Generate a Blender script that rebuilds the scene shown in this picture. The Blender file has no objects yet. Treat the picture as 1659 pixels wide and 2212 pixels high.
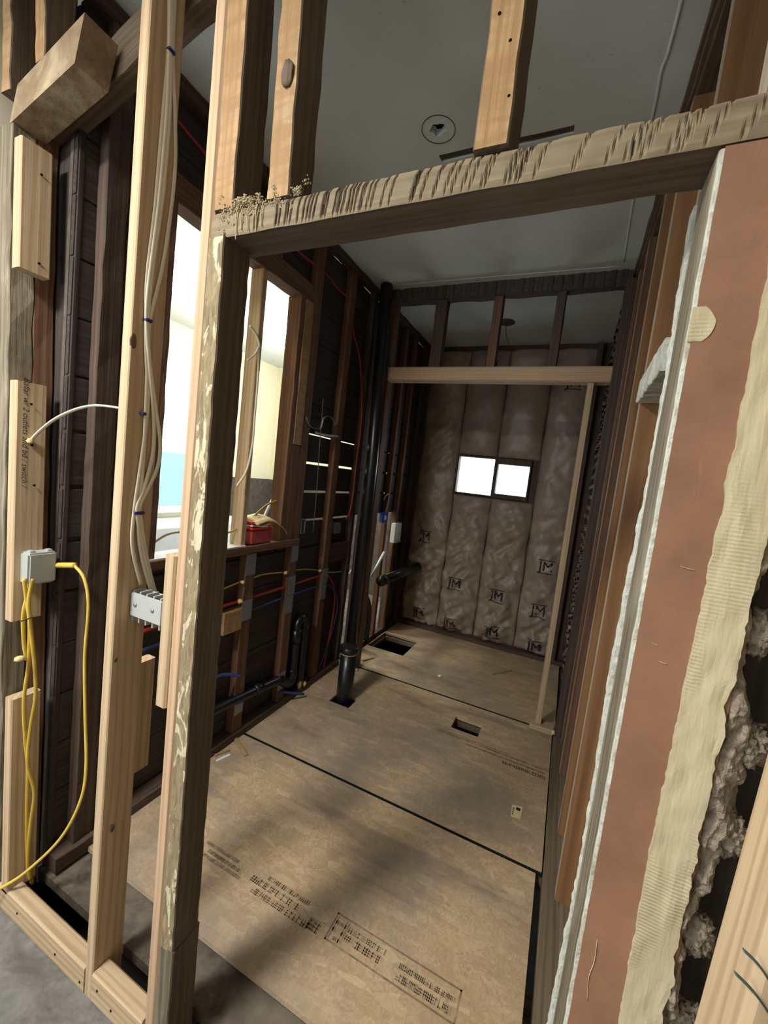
import bpy, bmesh, math, random
from mathutils import Vector, Matrix, noise

# ------------------------------------------------------------------ camera, world, light
SC = bpy.context.scene
COL = SC.collection
W, H, F = 1659.0, 2212.0, 880.0
YAW, PITCH, ROLL = -0.42084, -0.08772, 0.114825
CAMZ = 1.694
_f = Vector((math.sin(YAW)*math.cos(PITCH), math.cos(YAW)*math.cos(PITCH), math.sin(PITCH)))
_r = Vector((math.cos(YAW), -math.sin(YAW), 0))
_u = _r.cross(_f)
RT = _r*math.cos(ROLL) + _u*math.sin(ROLL)
UP = -_r*math.sin(ROLL) + _u*math.cos(ROLL)
cam = bpy.data.cameras.new('camera')
cam.sensor_fit = 'HORIZONTAL'; cam.sensor_width = 36.0; cam.lens = 36.0*F/W
cam.clip_start = 0.02
camo = bpy.data.objects.new('camera', cam); COL.objects.link(camo)
CP = Vector((0, 0, CAMZ))
camo.matrix_world = Matrix(((RT.x, UP.x, -_f.x, 0), (RT.y, UP.y, -_f.y, 0), (RT.z, UP.z, -_f.z, CAMZ), (0, 0, 0, 1)))
SC.camera = camo

SC.view_settings.view_transform = 'Standard'
SC.view_settings.look = 'None'
SC.view_settings.gamma = 1.0
SC.view_settings.use_curve_mapping = False
SC.view_settings.exposure = 0.28
SC.cycles.use_denoising = True
SC.cycles.max_bounces = 10
SC.cycles.diffuse_bounces = 6
SC.cycles.sample_clamp_indirect = 6.0

wd = bpy.data.worlds.new('sky'); SC.world = wd; wd.use_nodes = True
bg = wd.node_tree.nodes['Background']
bg.inputs[0].default_value = (0.80, 0.91, 1.0, 1)
bg.inputs[1].default_value = 7.0

def portal(name, loc, rot, sx, sy):
    l = bpy.data.lights.new(name, 'AREA'); l.shape = 'RECTANGLE'; l.size = sx; l.size_y = sy
    l.cycles.is_portal = True
    o = bpy.data.objects.new(name, l); COL.objects.link(o); o.location = loc; o.rotation_euler = rot
PI = math.pi
portal('window_portal', (-2.95, -3.05, 1.75), (PI/2, 0, 0), 2.6, 1.95)            # window behind the camera
portal('window_portal', (-4.52, 3.55, 1.75), (0, -PI/2, 0), 1.6, 1.3)             # kitchen window
portal('window_portal', (-.785, 4.56, 1.81), (-PI/2, 0, 0), .80, .44)            # small back window

# ------------------------------------------------------------------ pixel -> point on a real plane
def ray(px, py):
    return RT*((px-W/2)/F) - UP*((py-H/2)/F) + _f
def on(ax, v, px, py):
    d = ray(px, py); return CP + d*((v-CP[ax])/d[ax])
def QX(x, px, py): return on(0, x, px, py)
def QY(y, px, py): return on(1, y, px, py)
def QZ(z, px, py): return on(2, z, px, py)

# ------------------------------------------------------------------ materials
def lin(c):
    return tuple((v/12.92 if v <= .04045 else ((v+.055)/1.055)**2.4) for v in c)
def rgb(r, g, b): return lin((r/255, g/255, b/255))
MATS = {}
class NT:
    def __init__(s, name, rough=.8, spec=.3):
        s.m = bpy.data.materials.new(name); s.m.use_nodes = True
        s.t = s.m.node_tree; s.n = s.t.nodes; s.l = s.t.links
        s.b = s.n['Principled BSDF']
        s.b.inputs['Roughness'].default_value = rough
        s.b.inputs['Specular IOR Level'].default_value = spec
        MATS[name] = s.m
    def new(s, typ, **kw):
        n = s.n.new(typ)
        for k, v in kw.items(): setattr(n, k, v)
        return n
    def link(s, a, b): s.l.new(a, b)
    def coords(s, scale, rnd=True):
        tc = s.new('ShaderNodeTexCoord'); mp = s.new('ShaderNodeMapping')
        mp.inputs['Scale'].default_value = scale
        if rnd:
            oi = s.new('ShaderNodeObjectInfo')
            mu = s.new('ShaderNodeMath', operation='MULTIPLY'); mu.inputs[1].default_value = 37.0
            s.link(oi.outputs['Random'], mu.inputs[0])
            va = s.new('ShaderNodeVectorMath', operation='ADD')
            s.link(tc.outputs['Object'], va.inputs[0]); s.link(mu.outputs[0], va.inputs[1])
            s.link(va.outputs[0], mp.inputs['Vector'])
        else:
            s.link(tc.outputs['Object'], mp.inputs['Vector'])
        return mp.outputs[0]
    def noise(s, vec, scale=1.0, detail=4, rough=.6, dist=0.0):
        n = s.new('ShaderNodeTexNoise'); n.inputs['Scale'].default_value = scale
        n.inputs['Detail'].default_value = detail; n.inputs['Roughness'].default_value = rough
        n.inputs['Distortion'].default_value = dist
        s.link(vec, n.inputs['Vector']); return n.outputs['Fac']
    def ramp(s, fac, stops):
        r = s.new('ShaderNodeValToRGB'); e = r.color_ramp.elements
        e[0].position, e[0].color = stops[0][0], (*stops[0][1], 1)
        e[1].position, e[1].color = stops[-1][0], (*stops[-1][1], 1)
        for p, c in stops[1:-1]:
            k = e.new(p); k.color = (*c, 1)
        s.link(fac, r.inputs[0]); return r.outputs[0]
    def mix(s, fac, a, b, mode='MIX'):
        m = s.new('ShaderNodeMix', data_type='RGBA', blend_type=mode)
        for sock, v in ((m.inputs[0], fac), (m.inputs[6], a), (m.inputs[7], b)):
            if isinstance(v, (int, float)): sock.default_value = v
            elif isinstance(v, tuple): sock.default_value = (*v, 1)
            else: s.link(v, sock)
        return m.outputs[2]
    def bump(s, fac, strength, dist=.01):
        b = s.new('ShaderNodeBump'); b.inputs['Strength'].default_value = strength; b.inputs['Distance'].default_value = dist
        s.link(fac, b.inputs['Height']); s.link(b.outputs[0], s.b.inputs['Normal'])
    def color(s, c):
        if isinstance(c, tuple): s.b.inputs['Base Color'].default_value = (*c, 1)
        else: s.link(c, s.b.inputs['Base Color'])
        return s.m
BLK, WHT = (0, 0, 0), (1, 1, 1)

def wood(name, c1, c2, c3=None, dirt=None, dirt_lo=.5, dirt_hi=.7, ring=18.0, fine=45.0, rough=.75, bump=.35, saw=0.0, ringmix=.42):
    """lumber with the grain along local Z"""
    t = NT(name, rough, .25)
    v1 = t.coords((fine, fine, 1.1)); n1 = t.noise(v1, 1, 6, .65)
    v2 = t.coords((1, 1, .07))
    wv = t.new('ShaderNodeTexWave', wave_type='RINGS', rings_direction='Z', wave_profile='SIN')
    wv.inputs['Scale'].default_value = ring; wv.inputs['Distortion'].default_value = 5.0
    wv.inputs['Detail'].default_value = 3; wv.inputs['Detail Scale'].default_value = 1.2
    t.link(v2, wv.inputs['Vector'])
    base = t.ramp(n1, [(.3, c1), (.72, c2)])
    col = t.mix(t.ramp(wv.outputs['Fac'], [(.45, BLK), (.95, (ringmix, ringmix, ringmix))]), base, c3 or c1)
    v3 = t.coords((5, 5, 1.3)); n3 = t.noise(v3, 1, 5, .7, .4)
    if dirt:
        col = t.mix(t.ramp(n3, [(dirt_lo, BLK), (dirt_hi, WHT)]), col, dirt)
    if saw:
        v4 = t.coords((6, 6, 30)); n4 = t.noise(v4, 1, 3, .6, .6)
        col = t.mix(t.ramp(n4, [(.42, (saw, saw, saw)), (.6, BLK)]), col, c1)
    t.bump(n1, bump, .004)
    return t.color(col)

PINE = wood('new_pine', rgb(178, 153, 121), rgb(202, 178, 146), rgb(162, 132, 98), rgb(186, 163, 131), .45, .8, ringmix=.6)
FIR = wood('new_fir', rgb(180, 150, 120), rgb(202, 172, 140), rgb(164, 128, 98), None, ring=26)
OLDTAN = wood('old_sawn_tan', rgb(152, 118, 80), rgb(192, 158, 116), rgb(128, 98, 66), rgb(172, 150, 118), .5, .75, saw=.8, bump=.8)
OLDBRN = wood('old_brown', rgb(86, 72, 58), rgb(116, 98, 80), rgb(72, 60, 49), rgb(110, 100, 88), .55, .8, bump=.8)
OLDDRK = wood('old_dark', rgb(70, 58, 50), rgb(98, 80, 68), rgb(60, 50, 45), rgb(88, 80, 74), .58, .85, bump=.8)
OLDRED = wood('old_red_brown', rgb(96, 70, 54), rgb(130, 96, 74), rgb(80, 58, 46), rgb(106, 90, 78), .58, .85, bump=.6)
WEATH = wood('weathered_grey', rgb(88, 80, 66), rgb(142, 130, 108), rgb(64, 56, 46), rgb(162, 152, 132), .5, .72, fine=60, bump=1.0)
ORANGE = wood('right_stud_orange', rgb(122, 86, 54), rgb(152, 112, 74), rgb(108, 74, 46), rgb(104, 86, 70), .6, .85, bump=.4, ring=6)
PALEED = wood('kitchen_lit_edge', rgb(150, 134, 114), rgb(196, 182, 160), rgb(140, 120, 98), None, bump=.4)  # kitchen light on the room-side stud faces, put into a pale colour
SHEATH = wood('dark_sheathing', rgb(54, 49, 46), rgb(80, 71, 65), rgb(46, 43, 42), rgb(74, 71, 70), .5, .75, bump=.6)
GREYWD = wood('grey_sill_wood', rgb(96, 84, 66), rgb(136, 118, 94), rgb(82, 70, 56), None, bump=.5)
SCRAP = wood('scrap_lath', rgb(150, 122, 86), rgb(190, 164, 124), None, None)

def plain(name, c, rough=.7, spec=.3, var=.15, scale=20, bump=0.0, metal=0.0, dirt=None):
    t = NT(name, rough, spec); t.b.inputs['Metallic'].default_value = metal
    n = t.noise(t.coords((1, 1, 1)), scale, 5, .6)
    a = tuple(v*(1-var) for v in c); b = tuple(min(1, v*(1+var)) for v in c)
    col = t.ramp(n, [(.3, a), (.7, b)])
    if dirt:
        n2 = t.noise(t.coords((1, 1, 1)), scale*.25, 5, .7, .6)
        col = t.mix(t.ramp(n2, [(.48, BLK), (.68, WHT)]), col, dirt)
    if bump: t.bump(n, bump, .01)
    return t.color(col)

CEIL = NT('ceiling_plaster', .9, .2)
_v = CEIL.coords((1, 1, 1), False)
_n = CEIL.noise(_v, 2.2, 5, .6, .3); _s = CEIL.noise(_v, 55, 3, .7)
_c = CEIL.ramp(_n, [(.3, rgb(198, 203, 200)), (.7, rgb(216, 219, 216))])
_c = CEIL.mix(CEIL.ramp(_s, [(.66, BLK), (.74, (.6, .6, .6))]), _c, rgb(100, 98, 88))
CEIL.bump(_n, .3, .02); CEIL = CEIL.color(_c)

def osb():
    t = NT('osb_board', .85, .2)
    v = t.coords((1, 1, 1))
    a = t.coords((70, 9, 9)); b = t.coords((9, 70, 9)); c = t.coords((40, 34, 9))
    n1 = t.noise(a, 1, 4, .7, 1.2); n2 = t.noise(b, 1, 4, .7, 1.2); n3 = t.noise(c, 1, 5, .7, 2.0)
    vo = t.new('ShaderNodeTexVoronoi', feature='F1'); vo.inputs['Scale'].default_value = 26
    vm = t.new('ShaderNodeMapping'); vm.inputs['Scale'].default_value = (.45, 1.2, 1); vm.inputs['Rotation'].default_value = (0, 0, .5)
    t.link(v, vm.inputs[0]); t.link(vm.outputs[0], vo.inputs['Vector'])
    sp = t.new('ShaderNodeSeparateColor'); t.link(vo.outputs['Color'], sp.inputs[0])
    col = t.ramp(n3, [(.3, rgb(166, 140, 108)), (.55, rgb(196, 168, 132)), (.75, rgb(214, 188, 150))])
    col = t.mix(t.ramp(sp.outputs[0], [(.2, (.45, .45, .45)), (.8, BLK)]), col, rgb(172, 144, 110))
    col = t.mix(t.ramp(sp.outputs[1], [(.7, BLK), (1, (.4, .4, .4))]), col, rgb(220, 196, 156))
    col = t.mix(t.ramp(n1, [(.66, BLK), (.74, (.6, .6, .6))]), col, rgb(124, 100, 76))
    col = t.mix(t.ramp(n2, [(.66, BLK), (.74, (.5, .5, .5))]), col, rgb(132, 106, 80))
    d = t.noise(v, 1.6, 6, .65, .3)
    col = t.mix(t.ramp(d, [(.42, BLK), (.68, (.8, .8, .8))]), col, rgb(138, 128, 118))
    d2 = t.noise(t.coords((.7, 3.2, 1)), 1.6, 4, .6, .4)
    col = t.mix(t.ramp(d2, [(.58, BLK), (.7, (.45, .45, .45))]), col, rgb(106, 94, 86))
    t.bump(n3, .35, .004)
    return t.color(col)
OSB = osb()
STAMP = plain('stamp_ink', rgb(132, 114, 92), .9, .1, .25, 60, dirt=rgb(176, 150, 118))
SLAB = plain('dusty_slab', rgb(122, 120, 116), .92, .15, .22, 22, .5, dirt=rgb(98, 94, 88))
OLDFLR = plain('old_subfloor', rgb(110, 100, 88), .9, .2, .25, 14, .3, dirt=rgb(60, 54, 46))
DIRT = plain('crawlspace_soil', rgb(40, 34, 28), .95, .1)
BROWN = NT('brown_wall_paint', .75, .25)
_v = BROWN.coords((1, 1, 1)); _n = BROWN.noise(_v, 6, 5, .6); _n2 = BROWN.noise(BROWN.coords((50, 50, 7)), 1, 4, .7)
_c = BROWN.ramp(_n, [(.3, rgb(126, 92, 72)), (.7, rgb(150, 112, 88))])
_c = BROWN.mix(BROWN.ramp(_n2, [(.66, BLK), (.78, (.3, .3, .3))]), _c, rgb(174, 140, 112))
BROWN.bump(BROWN.noise(_v, 40, 5, .6), .25, .004); BROWN = BROWN.color(_c)
CREAM = NT('joint_compound', .85, .2)
_v = CREAM.coords((1, 1, 1)); _n = CREAM.noise(CREAM.coords((30, 30, 4)), 1, 5, .6)
_rb = CREAM.new('ShaderNodeTexWave', wave_type='BANDS', bands_direction='Z'); _rb.inputs['Scale'].default_value = 55
_rb.inputs['Distortion'].default_value = 1.5; CREAM.link(_v, _rb.inputs['Vector'])
_c = CREAM.ramp(_n, [(.3, rgb(178, 166, 134)), (.7, rgb(200, 188, 155))])
_mx = CREAM.new('ShaderNodeMath', operation='MULTIPLY_ADD'); _mx.inputs[1].default_value = .16
_mk = CREAM.ramp(CREAM.noise(CREAM.coords((9, 9, 4)), 1, 2, .5), [(.48, BLK), (.58, WHT)])
_mm = CREAM.new('ShaderNodeMath', operation='MULTIPLY'); CREAM.link(_rb.outputs['Fac'], _mm.inputs[0]); CREAM.link(_mk, _mm.inputs[1])
CREAM.link(_mm.outputs[0], _mx.inputs[0]); CREAM.link(_n, _mx.inputs[2])
CREAM.bump(_mx.outputs[0], .6, .006); CREAM = CREAM.color(_c)
WPLAS = plain('white_plaster_edge', rgb(206, 208, 196), .9, .2, .15, 60, .6, dirt=rgb(170, 166, 150))
FLUFF = plain('grey_insulation', rgb(150, 136, 118), .98, .05, .35, 70, 1.0)
KRAFT = NT('kraft_paper', .42, .5)
_v = KRAFT.coords((1, 1, 1)); _n = KRAFT.noise(_v, 9, 5, .6)
KRAFT.bump(_n, .35, .02); KRAFT = KRAFT.color(KRAFT.ramp(_n, [(.3, rgb(132, 118, 104)), (.7, rgb(158, 142, 124))]))
INK = plain('black_ink', rgb(44, 42, 44), .8, .2, .1)
BLACKP = plain('black_plastic_pipe', rgb(24, 24, 26), .32, .5, .2)
GREYP = plain('grey_plastic', rgb(166, 168, 164), .5, .4, .04)
STEEL = plain('galvanised_plate', rgb(150, 154, 160), .45, .5, .12, 40, 0, .6)
WCABLE = plain('white_cable', rgb(226, 218, 196), .5, .4, .05)
YCABLE = plain('yellow_cable', rgb(206, 176, 74), .5, .4, .1)
REDP = plain('red_tube', rgb(158, 44, 40), .45, .4, .1)
BLUEP = plain('blue_tube', rgb(46, 62, 112), .45, .4, .1)
FOAM = plain('cream_foam', rgb(220, 200, 144), .85, .2, .1, 60, .6)
CLIP = plain('purple_staple', rgb(54, 50, 110), .5, .4, .1)
REDBAG = plain('red_bag_plastic', rgb(200, 36, 44), .35, .5, .15)
PINKBX = plain('pink_red_box', rgb(176, 74, 74), .6, .3, .2, 30)
PAPER = plain('cream_paper', rgb(224, 206, 150), .7, .3, .1, 12)
WHITEP = plain('white_paint', rgb(228, 232, 232), .5, .4, .03)
KWALL = plain('kitchen_cream_paint', rgb(228, 222, 194), .8, .2, .03, 3)
KDARK = plain('kitchen_bare_wall', rgb(92, 84, 76), .9, .1, .3, 14, .4)
RWALL = plain('room_wall_paint', rgb(222, 212, 192), .85, .2, .04, 3)
DARKV = plain('dark_void', rgb(22, 18, 15), .95, .1)
BLUEBX = plain('blue_box_plastic', rgb(34, 86, 200), .4, .4, .05)
COBW = plain('cobweb_dust', rgb(178, 164, 132), .95, .05, .25, 80)

def emit(name, c, s):
    t = NT(name); t.b.inputs['Emission Color'].default_value = (*c, 1); t.b.inputs['Emission Strength'].default_value = s
    return t.color(c)
BULB = emit('lit_lamp_shade', (1, .95, .85), 14.0)
def glass(name, c):
    m = bpy.data.materials.new(name); m.use_nodes = True; nt = m.node_tree
    for n in list(nt.nodes): nt.nodes.remove(n)
    o = nt.nodes.new('ShaderNodeOutputMaterial'); tr = nt.nodes.new('ShaderNodeBsdfTransparent'); gl = nt.nodes.new('ShaderNodeBsdfGlossy')
    mx = nt.nodes.new('ShaderNodeMixShader'); mx.inputs[0].default_value = .05
    tr.inputs[0].default_value = (*c, 1); gl.inputs['Roughness'].default_value = .05
    nt.links.new(tr.outputs[0], mx.inputs[1]); nt.links.new(gl.outputs[0], mx.inputs[2]); nt.links.new(mx.outputs[0], o.inputs[0])
    return m
GLASS = glass('clear_glass', (.95, .97, .97)); CYAN = glass('tinted_glass', (.32, .39, .415))

# ------------------------------------------------------------------ object helpers
WM = {}
def link(name, me, mat, parent=None, M=None):
    o = bpy.data.objects.new(name, me); COL.objects.link(o)
    M = M or Matrix.Identity(4)
    if mat is not None and me is not None and not me.materials:
        for m in (mat if isinstance(mat, (list, tuple)) else [mat]): me.materials.append(m)
    WM[o.name] = M
    if parent is not None:
        o.parent = parent; o.matrix_parent_inverse = Matrix.Identity(4)
        o.matrix_basis = WM[parent.name].inverted() @ M
    else:
        o.matrix_basis = M
    return o
def tag(o, label=None, cat=None, group=None, kind=None):
    for k, v in (('label', label), ('category', cat), ('group', group), ('kind', kind)):
        if v: o[k] = v
    return o
def empty(name, loc=(0, 0, 0)):
    return link(name, None, None, None, Matrix.Translation(Vector(loc)))
def mesh(name, verts, faces, smooth=False):
    me = bpy.data.meshes.new(name); me.from_pydata([tuple(v) for v in verts], [], faces); me.update()
    if smooth:
        for p in me.polygons: p.use_smooth = True
    return me
def recentre(verts):
    c = sum((Vector(v) for v in verts), Vector())/len(verts)
    lo = min(v[2] for v in verts); c = Vector((c.x, c.y, lo))
    return [Vector(v)-c for v in verts], Matrix.Translation(c)
def add(name, verts, faces, mat, parent=None, smooth=False):
    v, M = recentre(verts)
    return link(name, mesh(name, v, faces, smooth), mat, parent, M)

def timber(name, p0, p1, w, d, xdir, mat, parent=None, jit=0.0, seg=None, ch=.003, front=None, warp=0.0, fdir=(0, -1, 0)):
    """lumber from p0 to p1 (axis), w across xdir, d across the third axis; front = material of the face towards -Y"""
    p0, p1 = Vector(p0), Vector(p1); z = (p1-p0); L = z.length; z.normalize()
    x = Vector(xdir); x = (x - z*x.dot(z)).normalized(); y = z.cross(x)
    rnd = random.Random(name+str(round(p0.x, 3))+str(round(p0.y, 3))+str(round(p0.z, 3)))
    n = seg or (max(2, int(L/.09)) if jit else 1)
    hw, hd = w/2, d/2; c = min(ch, w*.2, d*.2)
    prof = [(-hw+c, -hd), (hw-c, -hd), (hw, -hd+c), (hw, hd-c), (hw-c, hd), (-hw+c, hd), (-hw, hd-c), (-hw, -hd+c)]
    vs = []; ph = rnd.random()*9
    for i in range(n+1):
        t = i/n
        e = [(rnd.uniform(-1, 1)*jit, rnd.uniform(-1, 1)*jit) for _ in range(4)]
        ox = warp*math.sin(ph+t*4); oy = warp*math.cos(ph*2+t*3)
        for k, (a, b) in enumerate(prof):
            ej = e[((k+1)//2) % 4]
            vs.append((a+ej[0]+ox, b+ej[1]+oy, t*L + (rnd.uniform(-1, 1)*jit if 0 < i < n else 0)))
    fs = []
    for i in range(n):
        for k in range(8):
            a = i*8+k; b = i*8+(k+1) % 8
            fs.append((a, b, b+8, a+8))
    fs.append(tuple(range(7, -1, -1))); fs.append(tuple(range(n*8, n*8+8)))
    me = mesh(name, vs, fs)
    M = Matrix(((x.x, y.x, z.x, p0.x), (x.y, y.y, z.y, p0.y), (x.z, y.z, z.z, p0.z), (0, 0, 0, 1)))
    if front is not None:
        me.materials.append(mat); me.materials.append(front)
        R3 = M.to_3x3()
        for p in me.polygons:
            if (R3 @ p.normal).dot(Vector(fdir)) > .8: p.material_index = 1
    return link(name, me, mat, parent, M)
def vb(name, x0, x1, y0, y1, z0, z1, mat, parent=None, g='z', **kw):
    cx, cy, cz = (x0+x1)/2, (y0+y1)/2, (z0+z1)/2
    if g == 'z': return timber(name, (cx, cy, z0), (cx, cy, z1), x1-x0, y1-y0, (1, 0, 0), mat, parent, **kw)
    if g == 'x': return timber(name, (x0, cy, cz), (x1, cy, cz), y1-y0, z1-z0, (0, 1, 0), mat, parent, **kw)
    return timber(name, (cx, y0, cz), (cx, y1, cz), z1-z0, x1-x0, (0, 0, 1), mat, parent, **kw)
BOXF = [(0, 3, 2, 1), (4, 5, 6, 7), (0, 1, 5, 4), (1, 2, 6, 5), (2, 3, 7, 6), (3, 0, 4, 7)]
def boxes(name, lst, mat, parent=None):
    vs, fs = [], []
    for (x0, x1, y0, y1, z0, z1) in lst:
        b = len(vs)
        vs += [Vector(q) for q in ((x0, y0, z0), (x1, y0, z0), (x1, y1, z0), (x0, y1, z0), (x0, y0, z1), (x1, y0, z1), (x1, y1, z1), (x0, y1, z1))]
        fs += [tuple(b+i for i in f) for f in BOXF]
    return add(name, vs, fs, mat, parent)
def rbox(name, x0, x1, y0, y1, z0, z1, mat, parent=None, bev=.006, seg=2):
    bm = bmesh.new(); bmesh.ops.create_cube(bm, size=1)
    for v in bm.verts: v.co = Vector((v.co.x*(x1-x0), v.co.y*(y1-y0), (v.co.z+.5)*(z1-z0)))
    bmesh.ops.bevel(bm, geom=bm.edges[:], offset=bev, segments=seg, affect='EDGES')
    me = bpy.data.meshes.new(name); bm.to_mesh(me); bm.free()
    return link(name, me, mat, parent, Matrix.Translation(((x0+x1)/2, (y0+y1)/2, z0)))
def smoothpath(pts, n=6):
    P = [Vector(p) for p in pts]
    if len(P) < 3: return P
    out = []
    for i in range(len(P)-1):
        a, b, c, d = P[max(i-1, 0)], P[i], P[i+1], P[min(i+2, len(P)-1)]
        for k in range(n):
            t = k/n
            out.append(.5*((2*b)+(c-a)*t+(2*a-5*b+4*c-d)*t*t+(3*b-a-3*c+d)*t**3))
    out.append(P[-1]); return out
def tube(name, pts, r, mat, parent=None, sides=8, flat=1.0, curve=True, rr=None, caps=True, flatdir=(0, 1, 0)):
    P = smoothpath(pts) if curve else [Vector(p) for p in pts]
    vs, fs = [], []; prev = None
    for i, p in enumerate(P):
        t = (P[min(i+1, len(P)-1)]-P[max(i-1, 0)]).normalized()
        u = prev if prev is not None else Vector(flatdir)
        u = (u - t*u.dot(t))
        if u.length < 1e-4: u = t.orthogonal()
        u.normalize(); prev = u; v = t.cross(u)
        rad = rr(i/(len(P)-1)) if rr else r
        for k in range(sides):
            a = 2*PI*k/sides
            vs.append(p + u*math.cos(a)*rad + v*math.sin(a)*rad*flat)
    for i in range(len(P)-1):
        for k in range(sides):
            a = i*sides+k; b = i*sides+(k+1) % sides
            fs.append((a, b, b+sides, a+sides))
    if caps:
        fs.append(tuple(range(sides-1, -1, -1))); fs.append(tuple(range(len(vs)-sides, len(vs))))
    return add(name, vs, fs, mat, parent, smooth=True)
def lathe(name, loc, prof, mat, parent=None, n=24, axis=(0, 0, 1)):
    vs, fs = [], []
    for (r, z) in prof:
        for k in range(n):
            a = 2*PI*k/n; vs.append(Vector((r*math.cos(a), r*math.sin(a), z)))
    for i in range(len(prof)-1):
        for k in range(n):
            a = i*n+k; b = i*n+(k+1) % n; fs.append((a, b, b+n, a+n))
    fs.append(tuple(range(n-1, -1, -1))); fs.append(tuple(range(len(vs)-n, len(vs))))
    q = Vector((0, 0, 1)).rotation_difference(Vector(axis))
    M = Matrix.Translation(Vector(loc)) @ q.to_matrix().to_4x4()
    return link(name, mesh(name, vs, fs, True), mat, parent, M)
def blob(name, loc, rad, mat, parent=None, amp=.4, fr=3.0, sub=3, sc=(1, 1, 1)):
    bm = bmesh.new(); bmesh.ops.create_icosphere(bm, subdivisions=sub, radius=1)
    sd = Vector(loc)*7
    for v in bm.verts:
        k = 1+amp*noise.noise(v.co*fr+sd)+amp*.5*noise.noise(v.co*fr*2.7+sd)
        v.co = Vector((v.co.x*sc[0], v.co.y*sc[1], v.co.z*sc[2]))*rad*k
    me = bpy.data.meshes.new(name); bm.to_mesh(me); bm.free()
    for p in me.polygons: p.use_smooth = True
    return link(name, me, mat, parent, Matrix.Translation(Vector(loc)))
def plate_holes(name, outer, holes, z0, z1, mat, parent=None):
    """flat sheet (points in x, y) with real holes"""
    bm = bmesh.new()
    for loop in [outer]+holes:
        vs = [bm.verts.new((x, y, 0)) for x, y in loop]
        for i in range(len(vs)): bm.edges.new((vs[i], vs[(i+1) % len(vs)]))
    bmesh.ops.triangle_fill(bm, use_beauty=True, edges=bm.edges[:])
    g = bmesh.ops.extrude_face_region(bm, geom=bm.faces[:])
    for e in g['geom']:
        if isinstance(e, bmesh.types.BMVert): e.co.z = z1-z0
    bmesh.ops.recalc_face_normals(bm, faces=bm.faces[:])
    cx = sum(p[0] for p in outer)/len(outer); cy = sum(p[1] for p in outer)/len(outer)
    bmesh.ops.translate(bm, verts=bm.verts[:], vec=(-cx, -cy, 0))
    me = bpy.data.meshes.new(name); bm.to_mesh(me); bm.free()
    return link(name, me, mat, parent, Matrix.Translation((cx, cy, z0)))
def rect(x0, x1, y0, y1): return [(x0, y0), (x1, y0), (x1, y1), (x0, y1)]
def text_mesh(s, size, shear=0.0, bold=0.0):
    cu = bpy.data.curves.new('lettering', 'FONT'); cu.body = s; cu.size = size; cu.shear = shear; cu.align_x = 'CENTER'; cu.align_y = 'CENTER'
    cu.resolution_u = 3; cu.offset = bold
    o = bpy.data.objects.new('lettering', cu); COL.objects.link(o)
    bpy.context.view_layer.update()
    me = bpy.data.meshes.new_from_object(o)
    bpy.data.objects.remove(o); bpy.data.curves.remove(cu)
    return me
rough_rng = random.Random(5)

# ================================================================== THE SHELL
CZ = 3.2
# floor: dusty slab of the front room, old subfloor, crawlspace and three OSB sheets
floor = boxes('floor', [(-4.6, 2.6, -3.1, .80, -.13, -.08)], SLAB); tag(floor, kind='structure')
old = plate_holes('old_subfloor', rect(-1.72, .30, .87, 4.5), [rect(-1.42, -1.22, 2.52, 2.69), rect(-.53, -.34, 2.75, 2.905), rect(-1.60, -1.25, 3.62, 4.0), rect(.095, .128, 1.02, 1.895), rect(-1.62, .085, 1.896, 1.922), rect(-1.62, .10, 3.116, 3.144)], -.072, -.034, OLDFLR, floor)
boxes('crawlspace_ground', [(-1.8, .5, .8, 4.6, -.56, -.5)], DIRT, floor)
boxes('crawlspace_wall', [(-1.8, .5, .78, .80, -.5, -.08), (-1.8, .5, 4.56, 4.6, -.5, -.06), (-1.8, -1.76, .8, 4.6, -.5, -.06), (.46, .5, .8, 4.6, -.5, -.06)], DIRT, floor)
for jy in (1.45, 2.1, 2.84, 3.3): vb('floor_joist', -1.7, .4, jy-.02, jy+.025, -.24, -.073, GREYWD, floor, g='x')
s1 = plate_holes('osb_sheet', rect(-1.64, .098, 1.0, 1.900), [], -.020, 0, OSB, floor)
s2 = plate_holes('osb_sheet', rect(-1.63, .122, 1.917, 3.120), [rect(-1.40, -1.235, 2.53, 2.67), rect(-.53, -.34, 2.75, 2.905)], -.020, 0, OSB, floor)
s3 = plate_holes('osb_sheet', rect(-1.63, .14, 3.139, 4.46), [rect(-1.62, -1.238, 3.60, 4.02)], -.020, 0, OSB, floor)
SEAL = plain('osb_edge_seal', rgb(34, 36, 32), .8, .2)
for sh, both in ((s1, False), (s2, True), (s3, True)):
    me = sh.data; me.materials.append(SEAL)
    ys = [v.co.y for v in me.vertices]; lo, hi = min(ys), max(ys)
    for p in me.polygons:
        if abs(p.normal.y) > .9 and (abs(p.center.y-hi) < .001 or (both and abs(p.center.y-lo) < .001)): p.material_index = 1
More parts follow.
